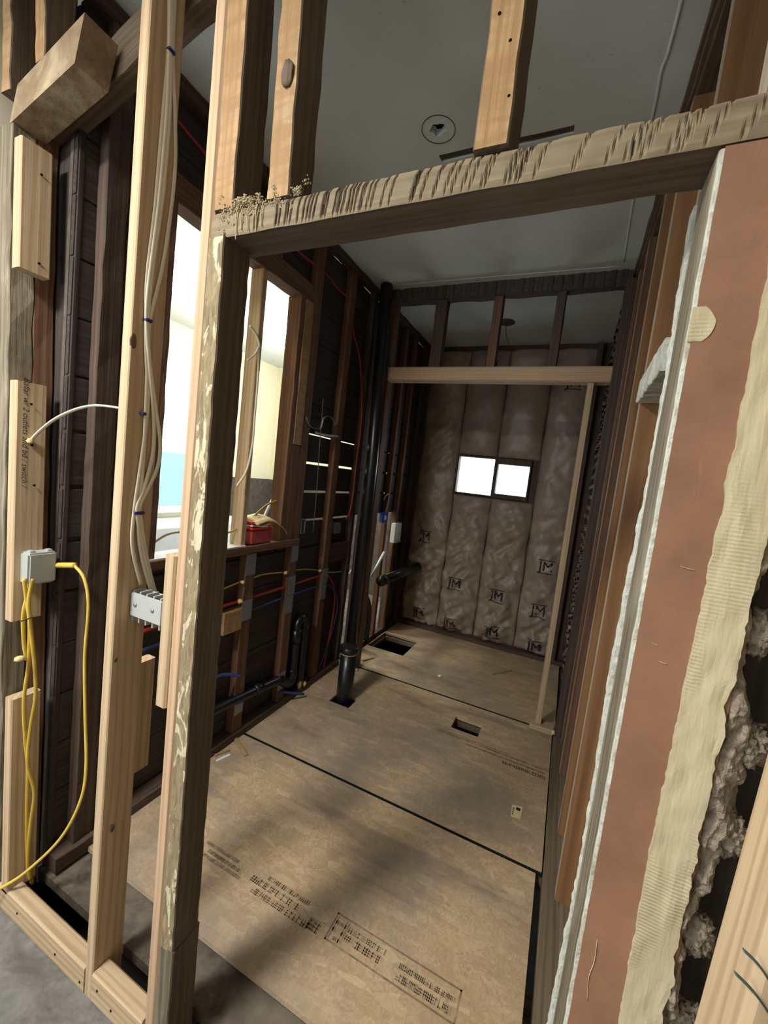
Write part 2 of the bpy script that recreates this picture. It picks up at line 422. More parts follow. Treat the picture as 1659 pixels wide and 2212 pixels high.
def stamp(sheet, rows):
    rng = random.Random(11); vs, fs = [], []
    def q(x0, x1, y0, y1):
        b = len(vs); vs.extend([Vector((x0, y0, .0006)), Vector((x1, y0, .0006)), Vector((x1, y1, .0006)), Vector((x0, y1, .0006))]); fs.append((b, b+1, b+2, b+3))
    for (x0, x1, y0, y1, w, style) in rows:
        if style == 'frame':
            q(x0, x1, y0, y0+w); q(x0, x1, y1-w, y1); q(x0, x0+w, y0, y1); q(x1-w, x1, y0, y1)
        else:
            x = x0
            while x < x1:
                cw = w*rng.uniform(.6, 1.1); h = y1-y0
                for k in range(3):
                    a = rng.random(); yy = y0+h*(k/3)
                    if rng.random() < .8: q(x, min(x1, x+cw*.8), yy, yy+h*.17)
                if rng.random() < .85: q(x, x+cw*.24, y0, y1)
                if rng.random() < .6: q(x+cw*.55, x+cw*.8, y0, y1)
                x += cw
    o = add('stamp_print', vs, fs, STAMP, sheet); tag(o, 'grey printed stamp on the board', kind='stuff')
stamp(s1, [(-.585, -.095, 1.208, 1.312, .006, 'frame'), (-.575, -.53, 1.22, 1.30, .02, 'text'), (-.52, -.38, 1.236, 1.262, .02, 'text'), (-.52, -.38, 1.27, 1.29, .02, 'text'), (-.31, -.12, 1.225, 1.25, .014, 'text'), (-.31, -.12, 1.262, 1.28, .014, 'text'),
           (-.96, -.72, 1.235, 1.262, .022, 'text'), (-.93, -.66, 1.20, 1.225, .018, 'text'), (-.90, -.70, 1.272, 1.29, .02, 'text'), (-.665, -.615, 1.205, 1.245, .018, 'text'), (-1.24, -1.0, 1.212, 1.226, .012, 'text'), (-1.2, -1.02, 1.235, 1.25, .012, 'text'), (-1.24, -1.05, 1.262, 1.276, .012, 'text')])
stamp(s2, [(-.62, .08, 2.655, 2.672, .016, 'text'), (-.60, -.12, 2.68, 2.69, .012, 'text'), (-.40, .10, 2.62, 2.635, .014, 'text'), (-.15, .10, 2.57, 2.60, .03, 'text')])

# ceiling with the old lamp hole and the cut slot, dark attic over it
HC = (-.735, 1.75)
circ = [(HC[0]+.034*math.cos(a*PI/6)*(1+.25*math.sin(a*2.3)), HC[1]+.032*math.sin(a*PI/6)*(1+.2*math.cos(a*1.7))) for a in range(12)]
slot = [(-.775, 1.885), (-.5, 1.882), (-.34, 1.888), (-.195, 1.886), (-.2, 1.925), (-.45, 1.93), (-.62, 1.925), (-.77, 1.93)]
hole2 = [(-.74+.045*math.cos(a*PI/5), 3.865+.045*math.sin(a*PI/5)) for a in range(10)]
ceiling = plate_holes('ceiling', rect(-4.6, 2.6, -3.1, 5.4), [circ, slot, hole2], CZ, CZ+.03, CEIL); tag(ceiling, kind='structure')
boxes('attic_deck', [(-4.6, 2.6, -3.1, 5.4, CZ+.25, CZ+.3)], DARKV, ceiling)
rv, rf = [], []
for k in range(48):
    a = 2*PI*k/48
    for (r, z) in ((.073, CZ+.001), (.073, CZ-.002), (.0705, CZ-.002), (.0705, CZ+.001)): rv.append(Vector((HC[0]+r*math.cos(a), HC[1]+r*math.sin(a), z)))
for k in range(48):
    for j in range(4):
        rf.append((k*4+j, k*4+(j+1) % 4, ((k+1) % 48)*4+(j+1) % 4, ((k+1) % 48)*4+j))
tag(add('lamp_ring_mark', rv, rf, OLDDRK, ceiling), 'dark ring left by a removed lamp')
tube('seam_ridge', [(.098, 1.2, CZ), (.094, 1.5, CZ), (.088, 1.68, CZ), (.080, 1.74, CZ), (.083, 1.9, CZ), (.078, 2.4, CZ), (.098, 3.0, CZ)], .006, CEIL, ceiling, flat=.7)
tube('seam_ridge', [(.09, 3.06, CZ), (-.3, 3.05, CZ), (-.8, 3.04, CZ), (-1.5, 3.03, CZ)], .004, CEIL, ceiling, flat=.7)
for k, (x, w) in enumerate(((-.775, .20), (-.58, .22), (-.37, .18))):
    vb('slot_lath', x, x+w, 1.893, 1.92, CZ+.004, CZ+.016, OLDDRK, ceiling, g='x', jit=.002)

boxes('front_ceiling_board', [(-4.5, 2.5, -3.0, .70, CZ-.012, CZ-.001)], WHITEP, ceiling)
# front room shell (behind the camera) with its daylight window
wf = boxes('wall_rear', [(-4.6, -4.2, -3.1, -3.0, -.1, CZ), (-1.7, 2.6, -3.1, -3.0, -.1, CZ), (-4.2, -1.7, -3.1, -3.0, -.1, .8), (-4.2, -1.7, -3.1, -3.0, 2.7, CZ)], RWALL); tag(wf, kind='structure')
w0 = empty('window_1', (-2.95, -3.05, .8)); tag(w0, kind='structure')
boxes('window_frame', [(-4.2, -4.14, -3.08, -3.02, .8, 2.7), (-1.76, -1.7, -3.08, -3.02, .8, 2.7), (-4.2, -1.7, -3.08, -3.02, .8, .86), (-4.2, -1.7, -3.08, -3.02, 2.64, 2.7), (-2.98, -2.92, -3.08, -3.02, .86, 2.64)], WHITEP, w0)
tag(boxes('wall_front_right', [(2.5, 2.6, -3.0, .8, -.1, CZ)], RWALL), kind='structure')
tag(boxes('wall_front_left', [(-4.6, -4.5, -3.0, .8, -.1, CZ)], RWALL), kind='structure')
tag(boxes('wall_partition_left', [(-4.5, -1.925, .745, .86, -.1, CZ)], RWALL), kind='structure')
tag(boxes('wall_partition_right', [(.44, 2.5, .745, .86, -.1, CZ)], RWALL), kind='structure')

# back wall with the small window and its kraft batts
wb = boxes('wall_back', [(-1.8, -1.17, 4.49, 4.54, -.1, CZ), (-.40, .4, 4.49, 4.54, -.1, CZ), (-1.17, -.40, 4.49, 4.54, -.1, 1.60), (-1.17, -.40, 4.49, 4.54, 2.02, CZ)], OLDDRK); tag(wb, kind='structure')
w1 = empty('window_2', (-.785, 4.5, 1.60)); tag(w1, 'small bright two-pane window in the insulated back wall', kind='structure')
boxes('window_frame', [(-1.17, -1.16, 4.44, 4.53, 1.60, 2.02), (-.415, -.40, 4.44, 4.53, 1.60, 2.02), (-1.16, -.772, 4.44, 4.53, 1.60, 1.615), (-1.16, -.772, 4.44, 4.53, 2.005, 2.02),
                       (-.735, -.415, 4.44, 4.53, 1.60, 1.645), (-.735, -.415, 4.44, 4.53, 1.958, 2.02), (-.772, -.735, 4.44, 4.53, 1.60, 2.02)], OLDDRK, w1)
boxes('pane', [(-1.16, -.772, 4.50, 4.504, 1.615, 2.005)], GLASS, w1); boxes('pane', [(-.735, -.415, 4.50, 4.504, 1.645, 1.958)], GLASS, w1)
vb('bottom_plate', -1.65, .17, 4.40, 4.485, 0.0, .04, OLDDRK, wb, g='x', jit=.002)

def batt_y(u, v, x, z, wr, sd):
    edge = max(0, 1-abs(2*u-1)**3.2)
    y = 4.475 - .055*edge - .02*edge*(.5+.5*math.sin(z*9+sd+2*u))
    n = noise.noise(Vector((x*3.0+sd, z*5.5, sd))); n2 = noise.noise(Vector((x*8+sd, z*13+2*x*8, sd*2)))
    n3 = abs(noise.noise(Vector((x*3+sd*3, z*8-x*7, 4.0))))
    low = 1.0 if z < .7 else max(.25, 1-(z-.7)*.9)
    n4 = noise.noise(Vector((x*4+sd, z*17+5*n, sd))); n4 = 1-abs(n4)*3.2
    return min(4.480, y - wr*low*(.040*n + .026*n2 - .06*n3*edge + .016*max(0, n4)*edge))
BX = [(-1.62, -1.185), (-1.178, -.765), (-.758, -.33), (-.322, .06)]
jm = text_mesh('JM', .135)
def batt(i, z0, z1, wr, label, logos):
    x0, x1 = BX[i]; nu, nv = 18, max(12, int((z1-z0)/.025)); sd = i*3.7+z0
    vs, fs = [], []
    for b in range(nv+1):
        for a in range(nu+1):
            u, v = a/nu, b/nv; x = x0+(x1-x0)*u; z = z0+(z1-z0)*v
            e = max(0, 1-min(v, 1-v)*14)
            vs.append(Vector((x+.01*noise.noise(Vector((z*4, sd, u))), min(4.482, batt_y(u, v, x, z, wr, sd)+e*.03), z)))
    n1 = len(vs)
    vs += [Vector((v.x, 4.487, v.z)) for v in vs]
    for b in range(nv):
        for a in range(nu):
            k = b*(nu+1)+a; fs.append((k, k+1, k+nu+2, k+nu+1))
    ring = [a for a in range(nu+1)]+[b*(nu+1)+nu for b in range(1, nv+1)]+[nv*(nu+1)+a for a in range(nu-1, -1, -1)]+[b*(nu+1) for b in range(nv-1, 0, -1)]
    for k in range(len(ring)):
        p, q = ring[k], ring[(k+1) % len(ring)]; fs.append((q, p, p+n1, q+n1))
    o = add('insulation_batt', vs, fs, KRAFT, None, True)
    tag(o, label, 'insulation', 'kraft faced batts on the back wall')
    for (lx, lz) in logos:
        me = jm.copy(); M0 = Matrix.Translation((lx, 4.4, lz))
        for v in me.vertices:
            x, z = lx+v.co.x, lz+v.co.y; u = (x-x0)/(x1-x0)
            v.co = Vector((v.co.x, batt_y(u, 0, x, z, wr, sd)-.011-4.4, v.co.y))
        me.materials.clear()
        tag(link('printed_logo', me, INK, o, M0), 'black printed letters on the paper')
        bars = []
        for (dz, hh) in ((-.066, .008), (.062, .007)):
            for q in range(6):
                xa = lx-.075+q*.025; u = (xa+.012-x0)/(x1-x0); yy = batt_y(u, 0, xa+.012, lz+dz, wr, sd)-.011
                bars.append((xa, xa+.0252, yy-.0005, yy, lz+dz, lz+dz+hh))
        tag(boxes('printed_bar', bars, INK, o), kind='stuff')
batt(0, .05, 3.14, 2.1, 'crumpled kraft paper batt beside the left corner stud, black pipe running into it', [(-1.44, 1.06), (-1.40, .17)])
batt(1, .05, 1.585, 1.6, 'kraft paper batt below the left window pane', [(-1.02, .60), (-1.02, .15)])
batt(1, 2.03, 3.14, .5, 'kraft paper batt above the left window pane', [(-.78-.16, 2.95)])
batt(2, .05, 1.585, 1.6, 'kraft paper batt below the right window pane', [(-.56, .56), (-.55, .17)])
batt(2, 2.03, 3.14, .5, 'kraft paper batt above the right window pane', [(-.55, 2.86)])
batt(3, .05, 3.14, 1.3, 'kraft paper batt on the far right, behind the thin new stud', [(-.12, .97), (-.13, .50), (-.12, .13), (-.12, 2.80)])

# right wall: bottom plate, studs, backing, blocking, lath in the back bay
wr_ = boxes('wall_right', [(.285, .31, .85, 4.5, -.05, CZ)], SHEATH); tag(wr_, kind='structure')
vb('bottom_plate', .128, .285, 1.0, 3.06, -.06, .012, GREYWD, wr_, g='y', jit=.002)
vb('bottom_plate', .195, .285, 1.0, 3.06, .012, .045, GREYWD, wr_, g='y', jit=.002)
for k in range(3): vb('top_plate', .172+.012*k, .285, .85, 4.5, CZ-.03*(k+1), CZ-.03*k-.002, OLDBRN, wr_, g='y', jit=.003)
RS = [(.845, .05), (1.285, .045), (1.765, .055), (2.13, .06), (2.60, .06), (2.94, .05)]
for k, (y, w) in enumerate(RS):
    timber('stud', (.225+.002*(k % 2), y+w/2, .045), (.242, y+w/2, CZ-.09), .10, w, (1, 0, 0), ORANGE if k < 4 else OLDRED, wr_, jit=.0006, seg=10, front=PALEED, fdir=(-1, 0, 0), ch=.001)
bl = vb('blocking', .172, .262, 1.333, 1.762, 2.065, 2.150, WPLAS, wr_, g='y', jit=.003, seg=12); tag(bl, 'white painted blocking between two studs')
for k in range(34):                                   # lath and plaster keys seen in the back bay
    z = .16+k*.088; y0 = 3.27
    vb('lath', .168, .176, 3.26, 4.40, z, z+.05, OLDDRK, wr_, g='y')
kv, kf = [], []
rg = random.Random(4)
for k in range(34):
    z = .21+k*.088; y = 3.27
    while y < 4.36:
        L = rg.uniform(.10, .22); b = len(kv); d = rg.uniform(.010, .028)
        for (yy, dd) in ((y, 0), (y+L*.2, d), (y+L*.8, d), (y+L, 0)):
            for zz in (z+.002, z+.034): kv.append(Vector((.172-dd, yy, zz-dd*.5)))
        for j in range(3): kf.append((b+j*2, b+j*2+2, b+j*2+3, b+j*2+1))
        y += L+rg.uniform(.01, .06)
o = add('plaster_keys', kv, kf, WEATH, wr_); tag(o, 'rough plaster keys between the laths', kind='stuff')
vb('stud', .168, .25, 4.40, 4.48, 0, CZ-.09, OLDDRK, wr_, jit=.002)
vb('stud', .04, .09, 4.40, 4.48, .04, CZ-.02, OLDDRK, wr_, jit=.002)

# left wall: old studs, sheathing boards with open joints, pass-through opening, sill
wl = empty('wall_left', (-1.68, .9, 0)); tag(wl, kind='structure')
XS0, XS1 = -1.70, -1.65
vb('bottom_plate', XS0-.02, XS1+.02, .88, 3.05, -.02, .045, OLDDRK, wl, g='y', jit=.003)
vb('bottom_plate', XS0, XS1, 3.25, 4.45, -.02, .04, OLDDRK, wl, g='y', jit=.003)
vb('top_plate', XS0, XS1+.01, .86, 4.5, CZ-.05, CZ, OLDDRK, wl, g='y', jit=.003)
def stud(y0, y1, z0, z1, m=OLDRED, x0=XS0, x1=XS1):
    return vb('stud', x0, x1, y0, y1, z0, z1, m, wl, jit=.0022)
stud(.95, 1.03, .045, 3.15, OLDDRK)
stud(1.19, 1.235, 1.2, 2.73)
stC = stud(1.815, 1.895, .045, 1.155); stD = stud(2.232, 2.312, .045, 3.15); stE = stud(2.655, 2.735, .045, 3.15)
stud(1.40, 1.47, .045, 1.155); stud(1.40, 1.47, 2.84, 3.15); stud(1.82, 1.9, 2.84, 3.15)
stud(3.03, 3.09, .045, 3.15, OLDDRK)
stud(3.42, 3.49, .04, 3.15, OLDDRK); stud(3.75, 3.80, .04, 3.15); stud(4.02, 4.07, .04, 3.15, OLDRED); stud(4.38, 4.46, .04, 3.15, OLDDRK)
hd = vb('opening_header', XS0-.04, XS1, 1.19, 2.232, 2.73, 2.84, OLDRED, wl, g='y', jit=.003)
sl = vb('sill', XS0-.08, XS1+.012, 1.10, 2.30, 1.155, 1.20, OLDRED, wl, g='y', jit=.003)
boxes('painted_sill_top', [(XS0-.07, XS1+.004, 1.12, 1.80, 1.198, 1.206)], WHITEP, wl)
js = vb('stud', XS0-.05, XS1, 2.10, 2.145, 1.2, 2.73, OLDRED, wl, jit=.002)
jt = vb('stud', XS0-.05, XS1+.004, 2.145, 2.228, 1.83, 2.73, OLDTAN, wl, jit=.002); vb('stud', XS0-.05, XS1, 2.145, 2.228, 1.2, 1.825, OLDRED, wl, jit=.002)
vb('blocking', XS0, XS1, 2.735, 3.03, .96, 1.11, OLDDRK, wl, g='y', jit=.003)
vb('blocking', XS0, XS1+.004, 1.68, 1.815, .70, .83, OLDTAN, wl, g='y', jit=.002)
bi = 0
z = .10
bands = []
zz = 1.315-.205*6
while zz < 3.15:
    bands.append((zz, min(zz+.205, 3.2))); zz += .205
for (za, zb) in bands:
    gap = .016 if 1.2 < zb < 2.0 else .003
    segs = [(.88, 4.46)]
    if zb > 1.25 and za < 2.70: segs = [(.88, 1.19), (2.145, 4.46)]
    out = []
    for (a, b) in segs:
        if b > 4 and zb < 1.32: out += [(a, 3.12), (4.07, b)]      # boards stripped low down behind the second opening
        else: out.append((a, b))
    for (a, b) in out:
        for (c, d) in ([(a, 2.28), (2.28, b)] if (a < 2.28 < b) else [(a, b)]):
            bi += 1
            timber('board', (-1.712, c+.001, (za+zb)/2), (-1.712, d-.001, (za+zb)/2+rough_rng.uniform(-.001, .001)), zb-za-gap*rough_rng.uniform(.75, 1.25), .018, (0, 0, 1), SHEATH, wl, jit=.0012, seg=6)
vb('filler', -1.86, -1.70, .885, .905, -.02, 3.15, SHEATH, wl)
# backing added to block kitchen light leaks, left off where the joints glow
boxes('backing', [(-1.742, -1.724, .88, 1.19, -.02, 3.15), (-1.742, -1.724, 1.19, 2.145, 2.74, 3.15), (-1.742, -1.724, 1.19, 2.145, -.02, 1.15), (-1.742, -1.724, 2.145, 2.36, -.02, 3.15), (-1.742, -1.724, 2.36, 3.12, -.02, 1.25),
                  (-1.742, -1.724, 2.36, 3.10, 2.02, 3.15), (-1.742, -1.724, 3.10, 3.80, 1.33, 3.15), (-1.742, -1.724, 3.93, 4.5, 1.33, 3.15), (-1.742, -1.724, 3.80, 3.93, 2.02, 3.15), (-1.742, -1.724, 4.07, 4.5, -.02, 1.33)], KDARK, wl)
# steel nail plates on the studs
def nplate(st, y0, y1, z0, z1):
    boxes('nail_plate', [(XS1+.0025, XS1+.0055, y0, y1, z0, z1)], STEEL, st)
for st, a in ((stC, (1.812, 1.893, 1.023, 1.15)), (stD, (2.236, 2.311, 1.042, 1.161)), (stC, (1.808, 1.892, .747, .87)), (stD, (2.236, 2.309, .81, .94)), (stD, (2.232, 2.30, .68, .805)),
              (stE, (2.656, 2.735, .80, .925)), (stE, (2.655, 2.73, .679, .795)), (stD, (2.225, 2.299, .128, .252)), (stC, (1.818, 1.89, .155, .27))):
    nplate(st, *a)

# second partition (y 3.1): old posts, new header, cripples, top plate
wm = empty('wall_mid', (-.7, 3.15, 0)); tag(wm, kind='structure')
vb('post', -1.635, -1.565, 3.10, 3.20, 0, 3.12, OLDDRK, wm, jit=.003); vb('post', -1.56, -1.49, 3.10, 3.20, -.03, 3.12, OLDRED, wm, jit=.003)
vb('post', .135, .20, 3.06, 3.14, 0, 3.12, OLDDRK, wm, jit=.003); vb('post', .14, .20, 3.15, 3.24, 0, 3.12, OLDBRN, wm, jit=.003)
vb('top_plate', -1.64, .17, 3.10, 3.19, 3.10, 3.199, OLDDRK, wm, g='x', jit=.006)
for k in range(26):
    x = -1.5+k*.064; vb('lath_stub', x, x+.035, 3.092+.003*(k % 3), 3.10, 3.09, 3.195, SHEATH, wm, jit=.002)
for (a, b, m) in ((-1.155, -1.065, OLDDRK), (-.705, -.642, OLDRED), (-.275, -.215, OLDDRK)):
    vb('cripple_stud', a, b, 3.11, 3.19, 2.585, 3.10, m, wm, jit=.002)
o = vb('new_header', -1.49, .135, 3.085, 3.185, 2.475, 2.582, FIR, None, g='x', ch=.008); tag(o, 'new reddish header beam spanning the far opening above the small window', 'beam')
o = vb('new_thin_stud', .0, .04, 3.10, 3.185, .04, 2.473, PINE, None); tag(o, 'slender new pine stud standing alone in the far opening', 'stud')
o = vb('short_bottom_plate', -.035, .128, 3.075, 3.18, .002, .042, PINE, None, g='x'); tag(o, 'short new pine plate on the OSB under the slender far stud', 'plate')

# ceiling lamp of the front room, above and behind the camera
t = empty('ceiling_lamp', (-1.5, -.55, 3.05)); tag(t, 'round white ceiling lamp in the front room behind the camera', 'lamp')
lathe('lamp_base', (-1.5, -.55, 3.10), [(.30, 0), (.30, .085)], WHITEP, t, 32)
lathe('lamp_shade', (-1.5, -.55, 3.055), [(.20, 0), (.27, .015), (.29, .044)], emit('lamp_diffuser', (1, .97, .92), 6.0), t, 32)
l = bpy.data.lights.new('lamp_light', 'AREA'); l.shape = 'DISK'; l.size = .50; l.energy = 80; l.color = (1, .97, .92)
lo = bpy.data.objects.new('lamp_light', l); COL.objects.link(lo); lo.location = (-1.5, -.55, 3.045)

# kitchen beyond the left wall
kw = boxes('wall_kitchen', [(-4.56, -4.46, .9, 2.75, -.1, CZ), (-4.56, -4.46, 4.25, 5.3, -.1, CZ), (-4.56, -4.46, 2.75, 4.25, -.1, 1.0), (-4.56, -4.46, 2.75, 4.25, 2.55, CZ),
                           (-4.46, -1.73, 5.25, 5.35, 1.43, CZ), (-4.46, -1.93, .87, .9, -.1, CZ)], KWALL); tag(kw, kind='structure')
boxes('bare_wall', [(-4.46, -1.73, 5.24, 5.35, -.1, 1.43)], KDARK, kw); boxes('bare_wall', [(-4.461, -4.452, 4.40, 5.24, -.1, 1.43)], KDARK, kw)
tag(boxes('floor_kitchen', [(-4.56, -1.73, .87, 5.35, -.1, -.03)], OLDFLR), kind='structure')
k2 = empty('window_3', (-4.5, 3.5, 1.0)); tag(k2, 'bright sash window in the cream kitchen wall', kind='structure')
boxes('window_frame', [(-4.5, -4.42, 2.75, 2.83, 1.0, 2.55), (-4.5, -4.42, 4.17, 4.25, 1.0, 2.55), (-4.5, -4.40, 2.72, 4.28, .95, 1.03), (-4.5, -4.42, 2.75, 4.25, 2.47, 2.55)], WHITEP, k2)
boxes('sash_rail', [(-4.49, -4.44, 2.83, 4.17, 1.68, 1.73)], WHITEP, k2)
boxes('pane', [(-4.475, -4.47, 2.83, 4.17, 1.73, 2.47)], GLASS, k2); boxes('pane', [(-4.475, -4.47, 2.83, 4.17, 1.03, 1.68)], CYAN, k2)
o = rbox('base_cabinet', -4.45, -3.85, 2.5, 4.4, -.03, .88, WHITEP, None, .01); tag(o, 'white base cabinet under the kitchen window', 'cabinet')
def klamp(x, y, label, pw):
    t = empty('ceiling_lamp', (x, y, 2.93)); tag(t, label, 'lamp', 'kitchen ceiling lamps')
    lathe('lamp_shade', (x, y, 2.93), [(.01, 0), (.07, .03), (.13, .08), (.16, .14)], BULB, t)
    lathe('lamp_stem', (x, y, 3.06), [(.03, 0), (.012, .03), (.012, .10), (.05, .12), (.05, .139)], WHITEP, t)
    l = bpy.data.lights.new('lamp_light', 'POINT'); l.energy = pw; l.shadow_soft_size = .12; l.color = (1, .95, .86)
    lo = bpy.data.objects.new('lamp_light', l); COL.objects.link(lo); lo.location = (x, y, 2.83)
klamp(-3.05, 3.62, 'glowing upturned glass ceiling lamp seen beside the brown jamb stud', 48)
klamp(-3.05, 2.33, 'glowing ceiling lamp glimpsed between the two new studs', 34)

# ================================================================== NEAR PARTITION
YF, YB = .745, .84
tm = lambda n, a, b, c, d, e, f, m, lab, cat, **k: tag(vb(n, a, b, c, d, e, f, m, None, **k), lab, cat)
st_a = timber('new_stud', (-1.181, .797, -.08), (-1.165, .792, CZ-.02), .038, .098, (1, 0, 0), PINE); tag(st_a, 'new pale pine stud carrying the white cables down its side', 'stud')
st_b = timber('new_stud', (-.898, .792, -.08), (-.896, .787, CZ-.02), .044, .085, (1, 0, 0), FIR, ch=.008); tag(st_b, 'new pinkish fir stud tight beside the flaking old post', 'stud')
# old post with plaster stained front, front light and side shade in its colours, notched near the foot
def post_front():
    t = NT('post_front_flaking', .9, .15)
    n1 = t.noise(t.coords((60, 60, 14)), 1, 6, .7, .8); n2 = t.noise(t.coords((30, 30, 11)), 1, 5, .62, .9)
    col = t.ramp(n1, [(.3, rgb(116, 102, 78)), (.7, rgb(166, 150, 118))])
    n3 = t.noise(t.coords((5, 5, 2.2)), 1, 3, .6)
    ma = t.new('ShaderNodeMath', operation='ADD'); mb = t.new('ShaderNodeMath', operation='MULTIPLY'); mb.inputs[1].default_value = .5
    t.link(n3, mb.inputs[0]); t.link(n2, ma.inputs[0]); t.link(mb.outputs[0], ma.inputs[1])
    fl = t.ramp(ma.outputs[0], [(.805, BLK), (.82, WHT)])
    col = t.mix(fl, col, rgb(204, 192, 162))
    t.bump(n1, 1.0, .006)
    return t.color(col)
WPOST = post_front()
post = empty('old_post', (-.845, .79, -.08)); tag(post, 'old rough post with flaking plaster stained front, left side of the doorway', 'post')
timber('post_shaft', (-.846, .790, .305), (-.848, .783, 2.213), .050, .088, (1, 0, 0), OLDBRN, post, jit=.0013, seg=60, front=WPOST)
timber('post_foot', (-.846, .792, -.08), (-.846, .792, .31), .056, .092, (1, 0, 0), OLDBRN, post, jit=.0025, seg=6, front=WEATH)
# hatcheted header: rounded worn front edge with axe cuts
def header():
    rg = random.Random(8); n = 330; x0, x1 = -.872, .44
    prof = [(.746, 2.212), (.7435, 2.222), (.7440, 2.243), (.7455, 2.262), (.752, 2.274), (.765, 2.281), (.80, 2.281), (.838, 2.280), (.842, 2.272), (.842, 2.222), (.838, 2.213), (.79, 2.211)]
    vs, fs = [], []; m = len(prof); deep = {}
    cuts = sorted(rg.uniform(x0+.12, x1) for _ in range(84))
    for i in range(n*2+1):
        x = x0+(x1-x0)*i/(n*2); t = (x-x0)/(x1-x0)
        for k, (y, z) in enumerate(prof):
            d = 0
            if 1 <= k <= 5:
                slant = (z-2.245)*(-.10+.75*t)
                for c in cuts:
                    q = abs(x-c-slant)
                    if q < .0030: d = max(d, .0048*(1-q/.0030))
                deep[len(vs)] = d
                y2 = y+d+.0022*noise.noise(Vector((x*30, z*40, 0)))
                vs.append(Vector((x, y2, z+.003*noise.noise(Vector((x*9, k, 1)))+t*.006)))
            else:
                vs.append(Vector((x, y, z+.002*noise.noise(Vector((x*11, k*.3, 5)))+t*.006)))
    for i in range(n*2):
        for k in range(m):
            a = i*m+k; b = i*m+(k+1) % m; fs.append((a, a+m, b+m, b))
    fs.append(tuple(range(m))); fs.append(tuple(range(len(vs)-1, len(vs)-m-1, -1)))
    me = mesh('header', [Vector((v.z-2.21, -(v.y-.79), v.x-x0)) for v in vs], fs)
    M = Matrix(((0, 0, 1, x0), (0, -1, 0, .79), (1, 0, 0, 2.21), (0, 0, 0, 1)))
    me.materials.append(OLDBRN); me.materials.append(HFRONT); me.materials.append(OLDDRK)
    R3 = M.to_3x3()
    for p in me.polygons:
        if (R3 @ p.normal).y < -.35: p.material_index = 2 if sum(deep.get(v, 0) for v in p.vertices) >.0105 else 1
    return link('hewn_header', me, None, None, M)
HFRONT = wood('hewn_face', rgb(112, 98, 76), rgb(152, 136, 110), rgb(98, 84, 64), rgb(136, 124, 100), .5, .75, fine=30, bump=1.0)
hw = header(); tag(hw, 'old hewn doorway header scored with slanting hatchet cuts', 'beam')
def clumps(name, spots, parent, seedv):
    bm = bmesh.new(); rg = random.Random(seedv)
    for (cx, cy, cz, sx, sz, n) in spots:
        for _ in range(n):
            hx, hz = cx+rg.gauss(0, sx), cz+rg.gauss(0, sz)
            for _ in range(16):
                r = rg.uniform(.0008, .0026); p = Vector((hx+rg.gauss(0, .004), cy+rg.uniform(-.003, .010), hz+rg.gauss(0, .004)))
                M = Matrix.Translation(p) @ Matrix.Rotation(rg.uniform(0, 3), 4, 'Y') @ Matrix.Diagonal((rg.uniform(.5, 1), rg.uniform(.5, 1), rg.uniform(.7, 1.5), 1))
                bmesh.ops.create_icosphere(bm, subdivisions=1, radius=r, matrix=M)
    me = bpy.data.meshes.new(name); bm.to_mesh(me); bm.free()
    o = link(name, me, COBW, parent); tag(o, 'clumps of cream plaster dust', kind='stuff'); return o
clumps('dust_clumps', [(-.80, .748, 2.288, .026, .007, 34), (-.765, .744, 2.270, .03, .014, 26), (-.835, .744, 2.262, .018, .018, 16), (-.665, .756, 2.296, .020, .006, 34), (-.69, .746, 2.272, .02, .014, 16)], hw, 4)
for (dx, L) in ((-.79, .05), (-.775, .03), (-.755, .035), (-.73, .04), (-.715, .03)):
    tube('cobweb_thread', [(dx, .742, 2.27), (dx-.002, .740, 2.25), (dx+.002, .741, 2.25-L)], .0012, COBW, hw, 5)
o = timber('cripple_stud', (-.842, .790, 2.281), (-.846, .786, CZ-.01), .062, .086, (1, 0, 0), OLDBRN, None, jit=.002, seg=16, front=OLDTAN); tag(o, 'old sawn cripple stud directly above the flaking post', 'stud', 'old cripple studs on the hewn header')  # cripples: tan front as lit, brown sides as shaded, put into the colour
o = timber('cripple_stud', (-.683, .792, 2.281), (-.692, .787, CZ-.01), .062, .086, (1, 0, 0), OLDBRN, None, jit=.002, seg=16, front=OLDTAN); tag(o, 'old sawn cripple stud with a knot, dusty foot on the header, second from the post', 'stud', 'old cripple studs on the hewn header')
blob('knot', (-.672+.012-.02, .745, 2.53), .018, OLDBRN, o, .3, 2, 2, (.9, .2, 1.6))
o = timber('cripple_stud', (-.211, .793, 2.283), (-.216, .795, CZ-.01), .060, .100, (1, 0, 0), OLDBRN, None, jit=.0015, seg=14, front=OLDTAN); tag(o, 'lone orange brown cripple stud with nail holes above the middle of the doorway', 'stud', 'old cripple studs on the hewn header')
nv = [(-.19, 2.36), (-.222, 2.40), (-.20, 2.45), (-.225, 2.50), (-.20, 2.55), (-.215, 2.62), (-.225, 2.31)]
for (x, z) in nv: lathe('nail_hole', (x, .7445, z), [(.0028, 0), (.0028, .0016)], DARKV, o, 8, (0, -1, 0))

